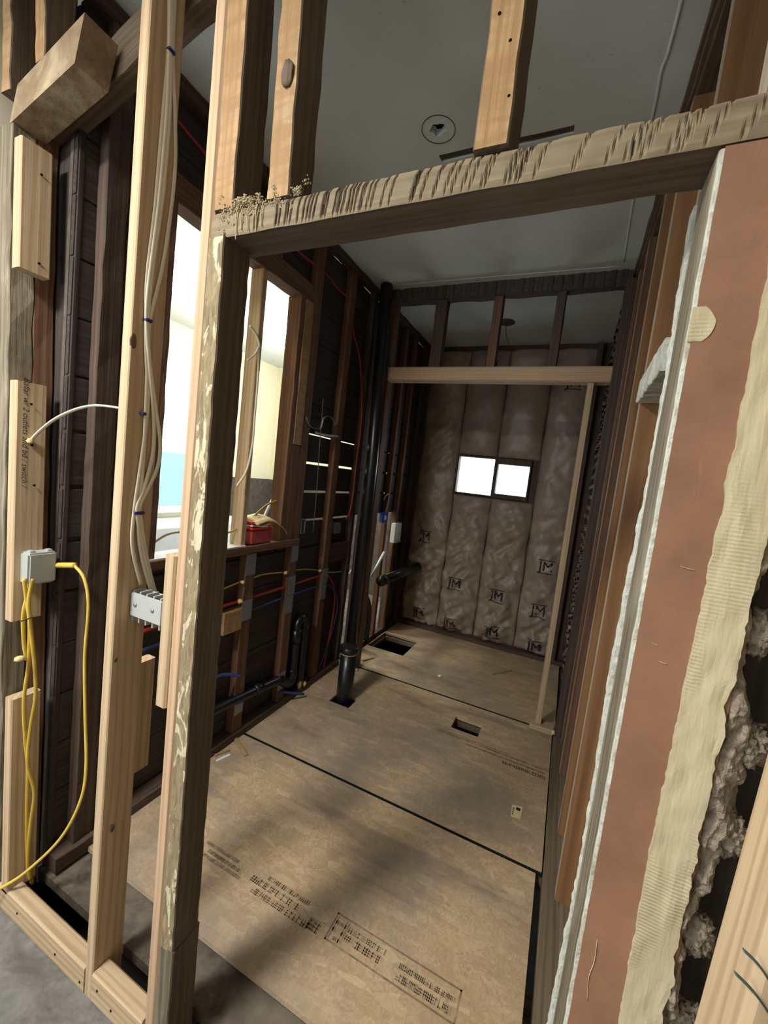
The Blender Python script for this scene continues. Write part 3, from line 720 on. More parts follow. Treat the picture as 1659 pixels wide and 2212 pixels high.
# plates on the slab
o = vb('bottom_plate', -1.735, -1.200, .745, .795, -.08, .014, PINE, None, g='x', ch=.006); tag(o, 'new pine bottom plate on the slab left of the cable stud', 'plate')
for (x, z) in ((-1.60, -.03), (-1.36, -.04), (-1.22, -.05)): lathe('nail', (x, .7455, z), [(.004, 0), (.004, .002)], DARKV, o, 8, (0, -1, 0))
o = vb('bottom_plate', -1.160, -.922, .745, .800, -.08, .020, PINE, None, g='x', ch=.006); tag(o, 'short new pine bottom plate between the two new studs', 'plate')
for (x, z) in ((-1.13, -.02), (-1.06, -.04)): lathe('nail', (x, .7455, z), [(.004, 0), (.004, .002)], DARKV, o, 8, (0, -1, 0))
o = timber('scab_block', (-.939, .775, .995), (-.9385, .775, 1.42), .040, .060, (1, 0, 0), PINE, ch=.005); tag(o, 'short pale pine block nailed beside the pinkish stud', 'block')
o = timber('scab_block', (-1.232, .895, .59), (-1.232, .895, .985), .040, .080, (1, 0, 0), PINE, ch=.004); tag(o, 'short pine block low behind the cable stud', 'block')

# old corner post at the left with blocks, box and cables
cp = empty('old_corner_post', (-1.80, .80, -.08)); tag(cp, 'old grey weathered corner post at the left edge with pine blocks on it', 'post')
timber('post_shaft', (-1.800, .780, -.08), (-1.875, .780, 2.70), .125, .070, (1, 0, 0), WEATH, cp, jit=.003, seg=26)
timber('post_strip', (-1.768, .848, -.08), (-1.843, .848, 2.74), .06, .062, (1, 0, 0), OLDRED, cp, jit=.003, seg=26)
B = []
for (xt, xb_, za, zb, lab) in ((-1.774, -1.764, 2.238, 2.645, 'blank pine block, topmost of three on the old corner post'), (-1.752, -1.732, 1.036, 1.872, 'long pine block with handwriting, middle of three on the corner post'), (-1.712, -1.695, .0, .752, 'pine block standing on the plate, lowest of three on the corner post')):
    o = timber('pine_block', (xb_, .790, za), (xt, .790, zb), .045, .090, (1, 0, 0), PINE, ch=.004); tag(o, lab, 'block', 'pine blocks on the corner post'); B.append(o)
for (o, x, y, z) in ((B[0], -1.745, .80, 2.56), (B[0], -1.739, .80, 2.275), (B[1], -1.721, .785, 1.80), (B[1], -1.718, .79, 1.66), (B[1], -1.716, .80, 1.52), (B[2], -1.686, .80, .60)):
    lathe('nail', (x-.002, y, z), [(.004, 0), (.004, .003)], DARKV, o, 8, (1, 0, 0))
wt = text_mesh('Ballar w/ 2 outlets and bd / switch /', .026, .35)
me = wt; me.materials.clear()
Mt = Matrix.Translation((-1.7235, .772, 1.70)) @ Matrix(((0, 0, 1, 0), (0, 1, 0, 0), (-1, 0, 0, 0), (0, 0, 0, 1)))
for v in me.vertices: v.co = Vector((v.co.x*1.0, v.co.y, .0005+v.co.x*.023))
tag(link('handwriting', me, INK, B[1], Mt), 'handwritten pencil note')
# diagonal brace, short wedge block and the studs over it
o = timber('diagonal_brace', QY(.882, 60, 345)+Vector((-.1, .0, -.02)), QY(.882, 450, -35)+Vector((.35, 0, .1)), .13, .06, (0, 0, 1), OLDBRN, None, jit=.003, seg=20); tag(o, 'dark old diagonal brace at the upper left', 'brace')
def wedge():
    f = [QY(.745, 20, 268), QY(.745, 161, 136), QY(.745, 183, 26), QY(.745, 38, 182)]
    b = [p+Vector((-.0, .095, .0)) for p in f]
    return add('wedge_block', f+b, [(0, 1, 2, 3), (7, 6, 5, 4), (0, 4, 5, 1), (1, 5, 6, 2), (2, 6, 7, 3), (3, 7, 4, 0)], [plain('dusty_block', rgb(136, 116, 92), .9, .15, .2, 25, .4, dirt=rgb(176, 160, 132))], None)
o = wedge(); tag(o, 'dusty old wedge cut block in front of the diagonal brace', 'block')
o = timber('cripple_stud', (-1.852, .785, 2.80), (-1.868, .785, CZ-.01), .055, .085, (1, 0, 0), OLDBRN, None, jit=.003, seg=8, front=OLDTAN); tag(o, 'old stud in the top left corner, left of the wedge block', 'stud')  # tan and brown here too colour in the lit front and shaded sides
o = timber('cripple_stud', (-1.668, .79, 2.845), (-1.68, .79, CZ-.01), .055, .085, (1, 0, 0), OLDBRN, None, jit=.003, seg=8, front=OLDTAN); tag(o, 'old stud standing up from the wedge block at the top left', 'stud')
boxes_bg = boxes('wall_upper_left', [(-1.925, -1.70, .835, .86, 2.78, CZ)], SHEATH); tag(boxes_bg, kind='structure')

# grey box on the written block
jb = empty('junction_box', (-1.69, .815, 1.17)); tag(jb, 'grey plastic junction box on the written pine block', 'box')
rbox('box_body', -1.722, -1.664, .768, .855, 1.172, 1.285, GREYP, jb, .006)
for (y, z) in ((.785, 1.285), (.838, 1.285), (.838, 1.172)): rbox('clamp_tab', -1.70, -1.675, y-.008, y+.008, z-.004, z+.007, GREYP, jb, .002)
tube('cable_connector', [Vector((-1.69, .853, 1.228)), (Vector((-1.69, .853, 1.228))+QY(.875, 160, 1221))/2, QY(.875, 162, 1221)], .010, YCABLE, jb, 10)
# yellow cables
def pX(x, pts): return [QX(x, *p) for p in pts]
o = tube('yellow_cable', [QY(.875, 160, 1221), QY(.88, 182, 1250), QY(.885, 191, 1310), QY(.885, 183, 1420), QY(.885, 184, 1540), QY(.88, 186, 1660), QY(.86, 172, 1735), QY(.83, 130, 1812), QY(.78, 60, 1880), QY(.735, 8, 1915), QY(.70, -40, 1938)], .0055, YCABLE, None, 8); tag(o, 'yellow cable swinging from the junction box down to the floor', 'cable')
o = tube('yellow_cable', pX(-1.680, [(66, 1250), (58, 1290), (50, 1330), (52, 1390), (58, 1425)]), .0065, YCABLE, None, 8, .6); tag(o, 'short yellow cable ending in a cream nut beside the post', 'cable')
blob('wire_nut', tuple(QX(-1.672, 42, 1423)), .013, FOAM, o, .2, 2, 2, (1, 1.3, .8))
o = tube('yellow_cable', pX(-1.672, [(52, 1250), (58, 1300), (64, 1345), (62, 1430), (52, 1510), (55, 1600), (60, 1655), (58, 1760), (60, 1850), (70, 1910)]), .0065, YCABLE, None, 8, .6); tag(o, 'doubled yellow cable hanging straight down over the lowest pine block, inner strand', 'cable')
o = tube('yellow_cable', pX(-1.666, [(70, 1250), (62, 1300), (66, 1350), (74, 1430), (77, 1500), (66, 1570), (60, 1650), (74, 1710), (66, 1780), (60, 1860), (66, 1900)]), .0065, YCABLE, None, 8, .6); tag(o, 'doubled yellow cable hanging straight down over the lowest pine block, outer bowed strand', 'cable')
o = tube('wire_tie', pX(-1.660, [(44, 1342), (58, 1338), (72, 1330)]), .0025, OLDDRK, None, 6); tag(o, 'thin wire tie around the yellow cables', 'tie')
# white cable from the written block to the stud
o = tube('white_cable', [QX(-1.722, 66, 953), QX(-1.700, 82, 935), QY(.81, 118, 906), QY(.81, 165, 884), QY(.80, 210, 876), QY(.80, 262, 882)], .0065, WCABLE, None, 8, .55); tag(o, 'white cable arching from the written block to the cable stud', 'cable')
blob('sealant_plug', tuple(QX(-1.720, 64, 953)), .010, FOAM, o, .3, 3, 2)
o = tube('white_cable', [QY(.93, 112, 1320), QY(.95, 150, 1322), QY(.96, 182, 1312), QY(.97, 192, 1308)], .004, WCABLE, None, 6); tag(o, 'thin white cable behind the yellow one in the dark stud bay', 'cable')
# white cable bundle down the new stud
XA = -1.146
b1 = [(366, -30), (364, 110), (352, 250), (335, 450), (318, 600), (316, 690), (316, 760), (320, 860), (314, 930), (305, 1000), (290, 1105), (286, 1180), (304, 1262)]
b2 = [(372, -30), (369, 110), (366, 250), (352, 420), (332, 560), (319, 690), (323, 780), (336, 880), (346, 955), (340, 1010), (318, 1060), (300, 1105), (304, 1190), (328, 1282)]
b3 = [(379, -30), (373, 110), (378, 250), (377, 380), (354, 560), (324, 690), (320, 760), (312, 960), (306, 1040), (303, 1108), (318, 1210), (338, 1290)]
b4 = [(369, -30), (366, 110), (360, 250), (342, 450), (322, 610), (317, 692), (324, 800), (332, 900), (330, 980), (310, 1060), (296, 1106), (312, 1200), (334, 1286)]
for k, (bb, lab) in enumerate(((b1, 'white cable on the new stud, strand running furthest left down the side'), (b2, 'white cable on the new stud, strand bowing out over the bright window'), (b3, 'white cable on the new stud, strand on the outer edge at the top'), (b4, 'white cable on the new stud, middle strand of the bundle'))):
    pts = []
    for i, (px, py) in enumerate(bb):
        p = QX(XA+.003*(k % 2), px, py); pts.append(p)
    o = tube('white_cable', pts, .0062, WCABLE, None, 8, .55); tag(o, lab, 'cable', 'white cables on the new stud')
for (px, py, ww, lab) in ((367, 112, .020, 'topmost of four'), (318, 693, .020, 'beside the dark knot'), (308, 894, .012, 'smallest, third from the top'), (298, 1108, .030, 'lowest, above the grey cable bracket')):
    p = QX(XA, px, py); t = rbox('cable_staple', XA-.008, XA+.011, p.y-ww/2, p.y+ww/2, p.z-.004, p.z+.005, CLIP, None, .002); tag(t, 'purple cable staple on the new stud, '+lab, 'staple', 'purple cable staples')
# knot on stud a
blob('knot', (-1.154, .755, 1.985), .014, OLDBRN, st_a, .2, 2, 2, (.25, .8, 2.0))
blob('knot', tuple(QX(-1.150, 250, 1425)), .007, OLDBRN, st_a, .2, 2, 2, (.3, .8, 1.2))
blob('knot', tuple(QX(-1.153, 243, 1790)), .008, OLDBRN, st_a, .2, 2, 2, (.3, .8, 1.4))
# grey stacked cable bracket
br = empty('cable_bracket', (-1.09, .81, 1.18)); tag(br, 'grey plastic cable stacking bracket between the new studs', 'bracket')
rbox('bracket_face', -1.152, -1.015, .790, .798, 1.190, 1.262, GREYP, br, .002)
rbox('bracket_back', -1.152, -1.015, .832, .840, 1.190, 1.262, GREYP, br, .002)
for x in (-1.148, -1.118, -1.088, -1.058, -1.028): rbox('bracket_rib', x-.003, x+.003, .796, .834, 1.172, 1.268, GREYP, br, .001)
for x in (-1.128, -1.052): lathe('screw', (x, .7905, 1.228), [(.007, 0), (.006, .003)], STEEL, br, 12, (0, -1, 0))

# ================================================================== RIGHT JAMB: weathered stud, brown board, compound, torn insulation
o = timber('jamb_stud', (.1365, .799, -.08), (.1465, .799, 2.214), .046, .098, (1, 0, 0), WEATH, None, jit=.0008, seg=30); tag(o, 'weathered grey jamb stud edge on the right side of the doorway', 'stud')
o = timber('jamb_strip', (.137, .860, -.08), (.148, .860, 2.214), .04, .022, (1, 0, 0), OLDRED, None, jit=.001, seg=20); tag(o, 'thin brown strip between the jamb stud and the white plaster edge', 'strip')
def ragged(name, xl, xr, y0, y1, z0, z1, n, jl, jr, mat, seedv, lean=.0, slices=1, yb=0.0, parent=None):
    """thin upright slab with ragged left and right edges"""
    vs, fs = [], []; m = slices+1
    for i in range(n+1):
        z = z0+(z1-z0)*i/n; t = i/n; dx = lean*t
        a = xl(t)+dx+jl*(noise.noise(Vector((z*22, seedv, 0)))+.6*noise.noise(Vector((z*70, seedv, 3)))); b = xr(t)+dx+jr*(noise.noise(Vector((z*20, seedv, 9)))+.6*noise.noise(Vector((z*75, seedv, 5))))
        for yy, sgn in ((y0, 1), (y1, 0)):
            for s in range(m):
                u = s/slices; vs.append(Vector((a+(b-a)*u, yy+(yb*noise.noise(Vector(((a+(b-a)*u)*60, z*25, seedv))) if sgn else 0), z)))
    st = 2*m
    for i in range(n):
        k = i*st
        for s in range(slices):
            fs.append((k+s, k+s+1, k+st+s+1, k+st+s)); fs.append((k+m+s+1, k+m+s, k+st+m+s, k+st+m+s+1))
        fs.append((k+m, k, k+st, k+st+m)); fs.append((k+slices, k+m+slices, k+st+m+slices, k+st+slices))
    fs.append(tuple(range(slices, -1, -1))+tuple(range(m, 2*m))); e = n*st
    fs.append(tuple(range(e, e+m))+tuple(range(e+2*m-1, e+m-1, -1)))
    return add(name, vs, fs, mat, parent)
C = lambda v: (lambda t: v)
LEAN = .010
bw = ragged('brown_wallboard', C(.118), C(.243), .733, .7455, -.08, 2.205, 120, .0012, .004, BROWN, 1.0, LEAN); tag(bw, 'brown painted wallboard right of the doorway', 'wallboard')
o = ragged('paper_edge', C(.1140), C(.1185), .7345, .7475, -.08, 2.203, 160, .0012, .0004, WPLAS, 2.0, LEAN, parent=bw); tag(o, 'pale torn paper edge')
za, zb = QY(.732, 1480, 738).z, QY(.732, 1520, 662).z
o = ragged('scar', C(.122), lambda t: .126+.026*math.sin(PI*min(1, .12+t*.80))**.6, .7318, .7335, za, zb, 30, .0015, .0025, CREAM, 6.0, LEAN*.1, 3, .001, parent=bw); tag(o, 'torn cream patch in the brown paint')
for k, pp in enumerate((((1290, 2030), (1284, 2075), (1272, 2110), (1268, 2160)), ((1470, 1223), (1485, 1228), (1500, 1231)), ((1408, 1388), (1414, 1392), (1419, 1394)), ((1424, 1428), (1432, 1432), (1440, 1434)))):
    tube('paint_scratch', [QY(.7328, *p) for p in pp], .0016, CREAM, bw, 6, .3)
o = ragged('compound_strip', lambda t: .190+.004*math.sin(t*9), lambda t: .246+.005*math.sin(t*7+1), .7265, .7332, -.08, 2.15, 260, .0035, .006, CREAM, 3.0, .006, 8, .0022); tag(o, 'band of cream joint compound along the brown wallboard', 'compound')
o = ragged('back_plaster', lambda t: .113+.003*math.sin(t*17), C(.150), .874, .905, -.06, 2.214, 300, .0035, .0, WPLAS, 4.0, .012); tag(o, 'crumbling white plaster edge behind the jamb stud', 'plaster')
def fluff():
    root = empty('torn_insulation', (.265, .77, -.05)); tag(root, 'grey torn insulation hanging right of the cream compound band', 'insulation')
    n, m = 420, 22; vs, fs = [], []
    for i in range(n+1):
        z = -.05+1.78*i/n
        w = .048+.016*math.sin(z*11)+.020*noise.noise(Vector((z*9, 1, 0)))+.008*noise.noise(Vector((z*40, 2, 0)))
        for k in range(m+1):
            u = k/m; x = .236+w*u
            y = .752-.016*math.sin(u*PI)+.016*noise.noise(Vector((x*38, z*20, 3)))+.007*noise.noise(Vector((x*110, z*70, 7)))+.05*u**6
            vs.append(Vector((x+.004*noise.noise(Vector((z*90, u*9, 2))), y, z+.004*noise.noise(Vector((x*150, z*60, 1))))))
    for i in range(n):
        for k in range(m):
            a = i*(m+1)+k; fs.append((a, a+1, a+m+2, a+m+1))
    f = len(vs); vs += [Vector((v.x, max(v.y+.02, .80), v.z)) for v in vs]
    fs += [tuple(f+q for q in reversed(t)) for t in fs[:]]
    for i in range(n):
        for k in (0, m):
            a = i*(m+1)+k; fs.append((a, a+m+1, f+a+m+1, f+a))
    add('torn_batt', vs, fs, FLUFF, root)
    rg = random.Random(9)
    for i in range(9):
        blob('tuft', (.283+rg.uniform(-.012, .012), .762, .2+i*.17+rg.uniform(-.04, .04)), .030, FLUFF, root, .5, 5, 4, (.8, .5, 1.1))
fluff()
tag(boxes('wall_cavity', [(.262, .44, .842, .86, -.08, CZ), (.42, .44, .745, .842, -.08, CZ)], SHEATH), kind='structure')
o = timber('leaning_stud', (.226, .612, -.08), (.322, .612, 2.2), .040, .098, (1, 0, 0), PINE, ch=.010); tag(o, 'new pine stud leaning at the lower right corner, green marker strokes on it', 'stud')
for (a, b) in (((1606, 2052), (1668, 2130)), ((1588, 2102), (1668, 2200))):
    p, q = QY(.561, *a), QY(.561, *b)
    tag(tube('marker_stroke', [p, (p+q)/2+Vector((0, -.0003, .004)), q], .0034, plain('green_marker', rgb(84, 104, 98), .8, .2) if 'green_marker' not in MATS else MATS['green_marker'], o, 8, .25), 'dark green marker stroke')

# ================================================================== SERVICES ON THE LEFT WALL
XP = -1.668
def run(name, pts, r, mat, label, cat, group=None, x=XP, **k):
    o = tube(name, [QX(x, *p) for p in pts] if len(pts[0]) == 2 else pts, r, mat, None, **k); tag(o, label, cat, group); return o
o = run('red_tube', [(-1.672, 1.2, .868), (-1.672, 1.7, .868), (-1.672, 2.2, .866), (-1.672, 2.70, .862), (-1.668, 2.83, .80), (-1.668, 2.915, .66), (-1.668, 2.92, .45), (-1.668, 2.88, .22), (-1.668, 2.85, .02)], .010, REDP, 'red water tube through the studs, curling down beside the stack pipe', 'tube')
o = run('blue_tube', [(-1.674, 1.2, .775), (-1.674, 1.7, .778), (-1.674, 2.2, .79), (-1.674, 2.70, .782), (-1.664, 2.86, .73), (-1.664, 2.97, .56), (-1.664, 2.93, .36), (-1.664, 2.85, .18), (-1.664, 2.76, .06)], .010, BLUEP, 'dark blue water tube just below the red one', 'tube')
o = run('yellow_cable', [(-1.672, 1.5, .955), (-1.672, 1.70, .972), (-1.672, 1.80, .985)], .005, YCABLE, 'short yellow cable stub beside the first nail plate', 'cable'); blob('foam_plug', (-1.650, 1.80, .988), .012, FOAM, o, .4, 3, 2)
o = run('yellow_cable', [(-1.672, 1.88, .985), (-1.672, 2.0, .995), (-1.672, 2.19, .975)], .005, YCABLE, 'yellow cable between the second and third plated studs', 'cable'); blob('foam_plug', (-1.656, 2.205, .973), .014, FOAM, o, .4, 3, 2)
o = run('yellow_cable', [(-1.672, 2.31, .968), (-1.672, 2.45, .955), (-1.672, 2.62, .918)], .004, YCABLE, 'thin yellow cable reaching the stud before the stack pipe', 'cable'); blob('foam_plug', (-1.656, 2.63, .915), .012, FOAM, o, .4, 3, 2)
o = run('grey_cable', [(-1.672, 2.735, .886), (-1.672, 2.86, .862), (-1.672, 2.99, .846)], .004, WCABLE, 'thin pale cable beside the curling red tube', 'cable')
fp = bpy.data.objects['red_tube']; blob('foam_plug', (-1.655, 1.80, .872), .015, FOAM, fp, .4, 3, 2)
o = run('blue_stub', [(-1.655, 1.55, .45), (-1.648, 1.69, .468), (-1.60, 1.80, .43)], .010, BLUEP, 'blue tube stub poking out level with the old post', 'tube')
o = run('blue_stub', [(-1.655, 2.24, .12), (-1.61, 2.34, .075), (-1.57, 2.44, .035)], .010, BLUEP, 'blue tube stub poking over the OSB edge', 'tube')
# black drain pipes
t = empty('drain_loop', (-1.64, 2.45, .05)); tag(t, 'glossy black drain pipe loop between the studs', 'pipe')
tube('riser', [(-1.655, 2.395, .16), (-1.655, 2.395, .50), (-1.655, 2.40, .56), (-1.655, 2.44, .595), (-1.655, 2.485, .56), (-1.655, 2.49, .50), (-1.655, 2.49, .02)], .030, BLACKP, t, 14)
lathe('coupling', (-1.655, 2.49, .42), [(.036, 0), (.036, .10)], BLACKP, t, 16); lathe('coupling', (-1.655, 2.395, .42), [(.036, 0), (.036, .10)], BLACKP, t, 16)
tube('elbow', [(-1.655, 2.395, .22), (-1.655, 2.385, .15), (-1.655, 2.34, .135), (-1.655, 2.25, .20)], .036, BLACKP, t, 14)
tube('branch', [(-1.655, 2.26, .20), (-1.655, 1.90, .245), (-1.655, 1.5, .285)], .032, BLACKP, t, 14)
lathe('coupling', (-1.655, 2.06, .228), [(.038, 0), (.038, .07)], BLACKP, t, 16, (0, -1, .115))
blob('foam_plug', (-1.635, 2.47, .07), .018, FOAM, t, .6, 3, 3, (.8, .7, 1.8)); blob('foam_plug', (-1.63, 2.53, .055), .016, FOAM, t, .6, 3, 3, (.8, .9, 1.3))
t = empty('stack_pipe', (-1.51, 3.0, -.02)); tag(t, 'tall black stack pipe running from floor to ceiling', 'pipe')
tube('pipe_shaft', [(-1.505, 3.0, -.1), (-1.500, 3.0, 1.8), (-1.545, 3.0, 3.19)], .048, BLACKP, t, 20, curve=False)
lathe('coupling', (-1.5055, 3.0, .10), [(.055, 0), (.055, .10)], BLACKP, t, 20)
t = empty('capped_pipe', (-1.315, 2.6, -.1)); tag(t, 'short capped black pipe rising through a hole in the OSB', 'pipe')
lathe('pipe_shaft', (-1.318, 2.605, -.15), [(.060, 0), (.060, .525)], BLACKP, t, 28)
lathe('yellow_band', (-1.318, 2.605, .365), [(.064, 0), (.064, .010)], FOAM, t, 28)
lathe('pipe_cap', (-1.318, 2.605, .375), [(.070, 0), (.072, .008), (.072, .04), (.066, .046), (.05, .044)], BLACKP, t, 28)
# back bay pipes and boxes
t = empty('black_duct', (-1.52, 3.9, .6)); tag(t, 'black horizontal pipe running into the crumpled batt', 'pipe')
tube('pipe_shaft', [(-1.50, 3.45, .71), (-1.47, 4.45, .70)], .045, BLACKP, t, 18, curve=False)
lathe('coupling', (-1.499, 3.46, .71), [(.052, 0), (.052, .08)], BLACKP, t, 20, (.03, 1, 0))
o = tube('vent_pipe', [(-1.67, 4.12, -.02), (-1.67, 4.12, .98)], .030, BLACKP, None, 14, curve=False); tag(o, 'black vertical pipe below the white outlet box in the back bay', 'pipe')
o = tube('trap_pipe', [(-1.66, 3.62, .02), (-1.66, 3.62, .30), (-1.66, 3.58, .42), (-1.66, 3.50, .50), (-1.66, 3.36, .52)], .030, BLACKP, None, 14); tag(o, 'black curved trap pipe beside the floor hole', 'pipe')
t = empty('blue_box', (-1.64, 3.68, 1.24)); tag(t, 'small blue electrical box on a back bay stud', 'box')
rbox('box_body', -1.668, -1.625, 3.63, 3.73, 1.235, 1.335, BLUEBX, t, .005); rbox('box_label', -1.6255, -1.6225, 3.655, 3.695, 1.265, 1.305, WHITEP, t, .0005)
o = tube('thin_wire', [(-1.64, 3.70, 1.335), (-1.64, 3.74, 1.45), (-1.64, 3.73, 1.52), (-1.64, 3.66, 1.50), (-1.64, 3.63, 1.46)], .0035, WCABLE, None, 6); tag(o, 'thin grey wire looping above the blue box', 'wire')
t = empty('white_box', (-1.63, 4.04, 1.0)); tag(t, 'white washer outlet box in the back bay', 'box')
rbox('box_body', -1.67, -1.615, 3.96, 4.13, 1.0, 1.21, WHITEP, t, .006); rbox('box_tray', -1.62, -1.60, 3.97, 4.12, 1.0, 1.02, GREYP, t, .002)
o = tube('white_pipe', [(-1.70, 3.2, .78), (-1.66, 3.42, 1.0)], .014, WHITEP, None, 10, curve=False); tag(o, 'white slanting pipe left of the dark back post', 'pipe')
o = tube('white_pipe', [(-1.62, 3.50, .72), (-1.62, 3.74, .93)], .014, WHITEP, None, 10, curve=False); tag(o, 'white slanting pipe above the black horizontal pipe', 'pipe')
# red thermostat wire, straps, small boxes
o = tube('red_wire', [QX(-1.655, *p) for p in ((385, 262), (435, 322), (560, 470), (703, 592), (728, 622), (750, 642), (758, 655), (764, 720), (776, 770), (781, 840), (780, 920), (770, 1000), (764, 1060), (757, 1100), (748, 1122))], .006, REDP, None, 8); tag(o, 'red wire drooping over the dark boards beside the stack pipe', 'wire')
o = tube('copper_line', [QX(-1.668, *p) for p in ((698, 860), (693, 930), (690, 965), (684, 1060), (676, 1150))], .003, STEEL, None, 6); tag(o, 'thin bright metal line running down between two old studs', 'wire')
o = tube('strap', [QX(-1.645, *p) for p in ((661, 901), (663, 910), (672, 922), (690, 927), (695, 915), (698, 904), (708, 899), (718, 905), (723, 920))], .010, STEEL, None, 6, .12, flatdir=(1, 0, 0)); tag(o, 'curled perforated metal strap on the dark stud', 'strap')
o = tube('strap', [QX(-1.643, *p) for p in ((681, 934), (705, 940), (733, 942))], .011, STEEL, None, 6, .12, flatdir=(0, 0, 1)); tag(o, 'flat perforated metal strap below the curled one', 'strap')
t = empty('outlet_box', (-1.66, 2.345, 1.23)); tag(t, 'small grey metal outlet box between the jamb and the dark studs', 'box')
boxes('box_frame', [(-1.69, -1.648, 2.318, 2.324, 1.232, 1.335), (-1.69, -1.648, 2.362, 2.368, 1.232, 1.335), (-1.69, -1.648, 2.324, 2.362, 1.232, 1.238), (-1.69, -1.648, 2.324, 2.362, 1.329, 1.335)], STEEL, t)
boxes('box_back', [(-1.692, -1.688, 2.318, 2.368, 1.232, 1.335)], STEEL, t)
o = rbox('metal_box', -1.695, -1.655, 2.79, 2.88, 1.19, 1.275, STEEL, None, .006); tag(o, 'dull square metal box at the end of the red wire', 'box')
# new stud in the pass-through with its cable
o = vb('new_stud', -1.745, -1.66, 1.768, 1.806, 1.206, 2.73, PINE, None); tag(o, 'new pine stud in the middle of the pass-through opening', 'stud')
o = tube('white_cable', [QX(-1.652, *p) for p in ((540, 704), (553, 722), (560, 745), (559, 765), (556, 830), (550, 900), (545, 960), (533, 1015), (512, 1050))], .006, WCABLE, None, 8); tag(o, 'white cable hanging on the middle pass-through stud', 'cable')
o = tube('white_cable', [QX(-1.650, *p) for p in ((559, 748), (550, 766), (534, 778))], .005, WCABLE, None, 8); tag(o, 'short white cable loop on the middle pass-through stud', 'cable')
o = tube('yellow_cable', [(-1.70, 1.806, 1.33), (-1.72, 1.92, 1.36), (-1.71, 2.02, 1.43), (-1.70, 2.11, 1.46)], .006, YCABLE, None, 8); tag(o, 'yellow cable from the middle stud to the brown jamb above the red bag', 'cable')
o = tube('yellow_cable', [(-1.72, 1.62, 1.27), (-1.71, 1.70, 1.275), (-1.70, 1.768, 1.295)], .006, YCABLE, None, 8); tag(o, 'short yellow cable entering the middle stud above the sill', 'cable')
o = tube('white_cable', [(-1.72, 1.20, 1.21), (-1.72, 1.27, 1.26), (-1.71, 1.34, 1.30), (-1.70, 1.44, 1.31)], .006, WCABLE, None, 8); tag(o, 'white cable rising from the sill beside the pinkish stud', 'cable')
o = tube('white_conduit', [(-2.4, 2.75, 1.1), (-2.35, 2.86, 1.4), (-2.3, 2.95, 1.62), (-2.28, 2.98, 1.7)], .014, WHITEP, None, 8); tag(o, 'pale slanting conduit in front of the kitchen wall', 'conduit')

# things on the sill
t = empty('red_package', (-1.72, 1.98, 1.2)); tag(t, 'crushed red package on the pass-through sill', 'package')
rbox('carton', -1.765, -1.655, 1.845, 2.03, 1.203, 1.285, PINKBX, t, .006)
def wavy(name, x0, x1, y0, y1, z, th, amp, mat, parent, sd):
    n, m = 14, 8; vs, fs = [], []
    for s in (0, 1):
        for i in range(n+1):
            for j in range(m+1):
                x = x0+(x1-x0)*j/m; y = y0+(y1-y0)*i/n
                vs.append(Vector((x+.01*noise.noise(Vector((y*20, sd, 1))), y, z+s*th+amp*noise.noise(Vector((x*16, y*14, sd))))))
    k = (n+1)*(m+1)
    for i in range(n):
        for j in range(m):
            a = i*(m+1)+j; fs.append((a, a+m+1, a+m+2, a+1)); fs.append((k+a, k+a+1, k+a+m+2, k+a+m+1))
    ring = [j for j in range(m+1)]+[i*(m+1)+m for i in range(1, n+1)]+[n*(m+1)+j for j in range(m-1, -1, -1)]+[i*(m+1) for i in range(n-1, 0, -1)]
    for q in range(len(ring)):
        a, b = ring[q], ring[(q+1) % len(ring)]; fs.append((a, b, b+k, a+k))
    return add(name, vs, fs, mat, parent, True)
wavy('folded_film', -1.765, -1.65, 1.84, 2.015, 1.288, .014, .010, REDBAG, t, 2.0); wavy('folded_film', -1.76, -1.652, 1.84, 2.00, 1.308, .008, .012, WHITEP, t, 5.0); wavy('folded_film', -1.76, -1.655, 1.84, 1.985, 1.322, .020, .010, REDBAG, t, 7.0)
ps = []; n = 14
for s in (0, .006):
    for i in range(n+1):
        u = i/n; y = 1.86+.36*u; z = 1.350+.03*math.sin(u*2.2)-.17*max(0, u-.25)**1.6*1.35
        for j in range(5):
            v = j/4; ps.append(Vector((-1.755+.125*v*(1-.35*u)+.02*u, y, z+s-.028*v*v+.006*noise.noise(Vector((u*6, v*4, 2))))))
pf = []; k = (n+1)*5
for i in range(n):
    for j in range(4):
        a = i*5+j; pf.append((a, a+5, a+6, a+1)); pf.append((k+a, k+a+1, k+a+6, k+a+5))
    pf.append((i*5, k+i*5, k+i*5+5, i*5+5)); pf.append((i*5+4, i*5+9, k+i*5+9, k+i*5+4))
pf.append((0, 1, 2, 3, 4, k+4, k+3, k+2, k+1, k)); e = n*5; pf.append((e+4, e+3, e+2, e+1, e, k+e, k+e+1, k+e+2, k+e+3, k+e+4))
o = add('paper_sheet', ps, pf, PAPER, None, True); tag(o, 'curling cream paper sheet draped over the red package', 'paper')

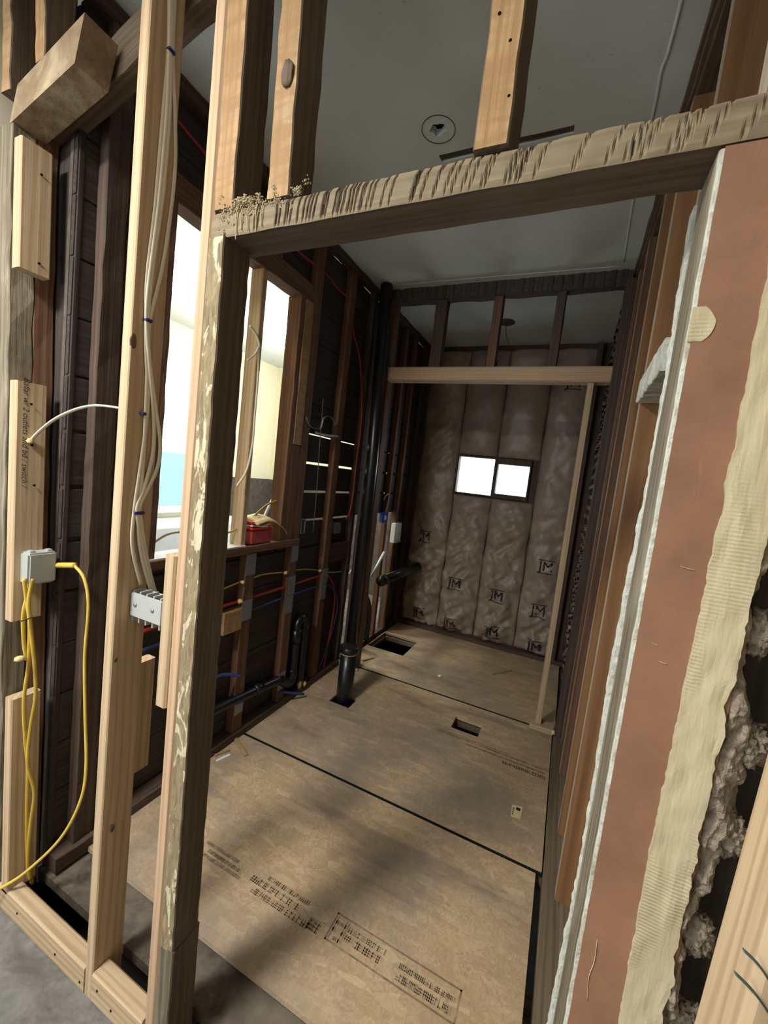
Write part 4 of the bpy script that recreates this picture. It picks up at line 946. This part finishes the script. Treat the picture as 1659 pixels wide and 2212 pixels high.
# ================================================================== SMALL THINGS ON THE FLOOR AND CEILING
def stick(a, b, w, h, mat, label, z=0.0):
    p, q = QZ(z, *a), QZ(z, *b); p.z += h/2+.0005; q.z += h/2+.0005
    o = timber('wood_scrap', p, q, w, h, (q-p).cross(Vector((0, 0, 1))), mat, None, jit=.001, seg=4, ch=.001); tag(o, label, 'scrap', 'wood scraps on the OSB'); return o
stick((505, 1592), (531, 1634), .022, .010, SCRAP, 'lath scrap pointing away from the wall near the first OSB joint')
stick((464, 1634), (494, 1622), .016, .010, SCRAP, 'thin lath scrap lying close to the old post, upper of two')
stick((468, 1645), (496, 1632), .014, .008, WHITEP, 'white painted scrap lying below the thin lath scrap')
stick((1062, 1457), (1105, 1448), .016, .008, SCRAP, 'single stick lying on the far OSB sheet')
stick((783, 1428), (808, 1421), .022, .010, SCRAP, 'splintered scrap beside the far floor hole')
o = blob('plaster_lump', tuple(QZ(.012, 768, 1446)), .022, WPLAS, None, .5, 2, 2, (1, .7, .6)); tag(o, 'white plaster lump beside the capped pipe', 'lump')
o = blob('paper_scrap', tuple(QZ(.005, 950, 1460)), .020, WHITEP, None, .6, 2, 2, (1, 1, .25)); tag(o, 'crumpled paper scrap on the far OSB sheet', 'scrap paper')
o = blob('foam_lump', tuple(QZ(.03, 1195, 1581)), .020, FOAM, None, .6, 2, 3, (1, 1, .6)); tag(o, 'cream foam lump at the foot of the right far post', 'foam')
q = [QZ(.0, *p) for p in ((1106, 1738), (1129, 1744), (1124, 1770), (1103, 1764))]
lb = add('paper_label', [p+Vector((0, 0, .0006)) for p in q]+[p+Vector((0, 0, .0014)) for p in q], BOXF, PAPER, None); tag(lb, 'cream product label stuck on the middle OSB sheet', 'label')
cx, cy = sum(p.x for p in q)/4, sum(p.y for p in q)/4
boxes('printed_mark', [(cx-.004, cx+.018, cy+.012, cy+.034, .0014, .0018)]+[(cx-.02, cx-.013, cy-.03+.014*k, cy-.022+.014*k, .0014, .0018) for k in range(4)], INK, lb)
o = tube('pull_cord', [(-.74, 3.865, CZ+.04), (-.735, 3.86, 3.12), (-.70, 3.86, 3.02), (-.66, 3.86, 2.95)], .004, OLDDRK, None, 6); tag(o, 'dark wire hanging from the far ceiling hole', 'wire')
lathe('fixture_base', (-.74, 3.865, CZ-.012), [(.07, 0), (.075, .004), (.075, .0115)], OLDDRK, o, 20)
rg = random.Random(21)
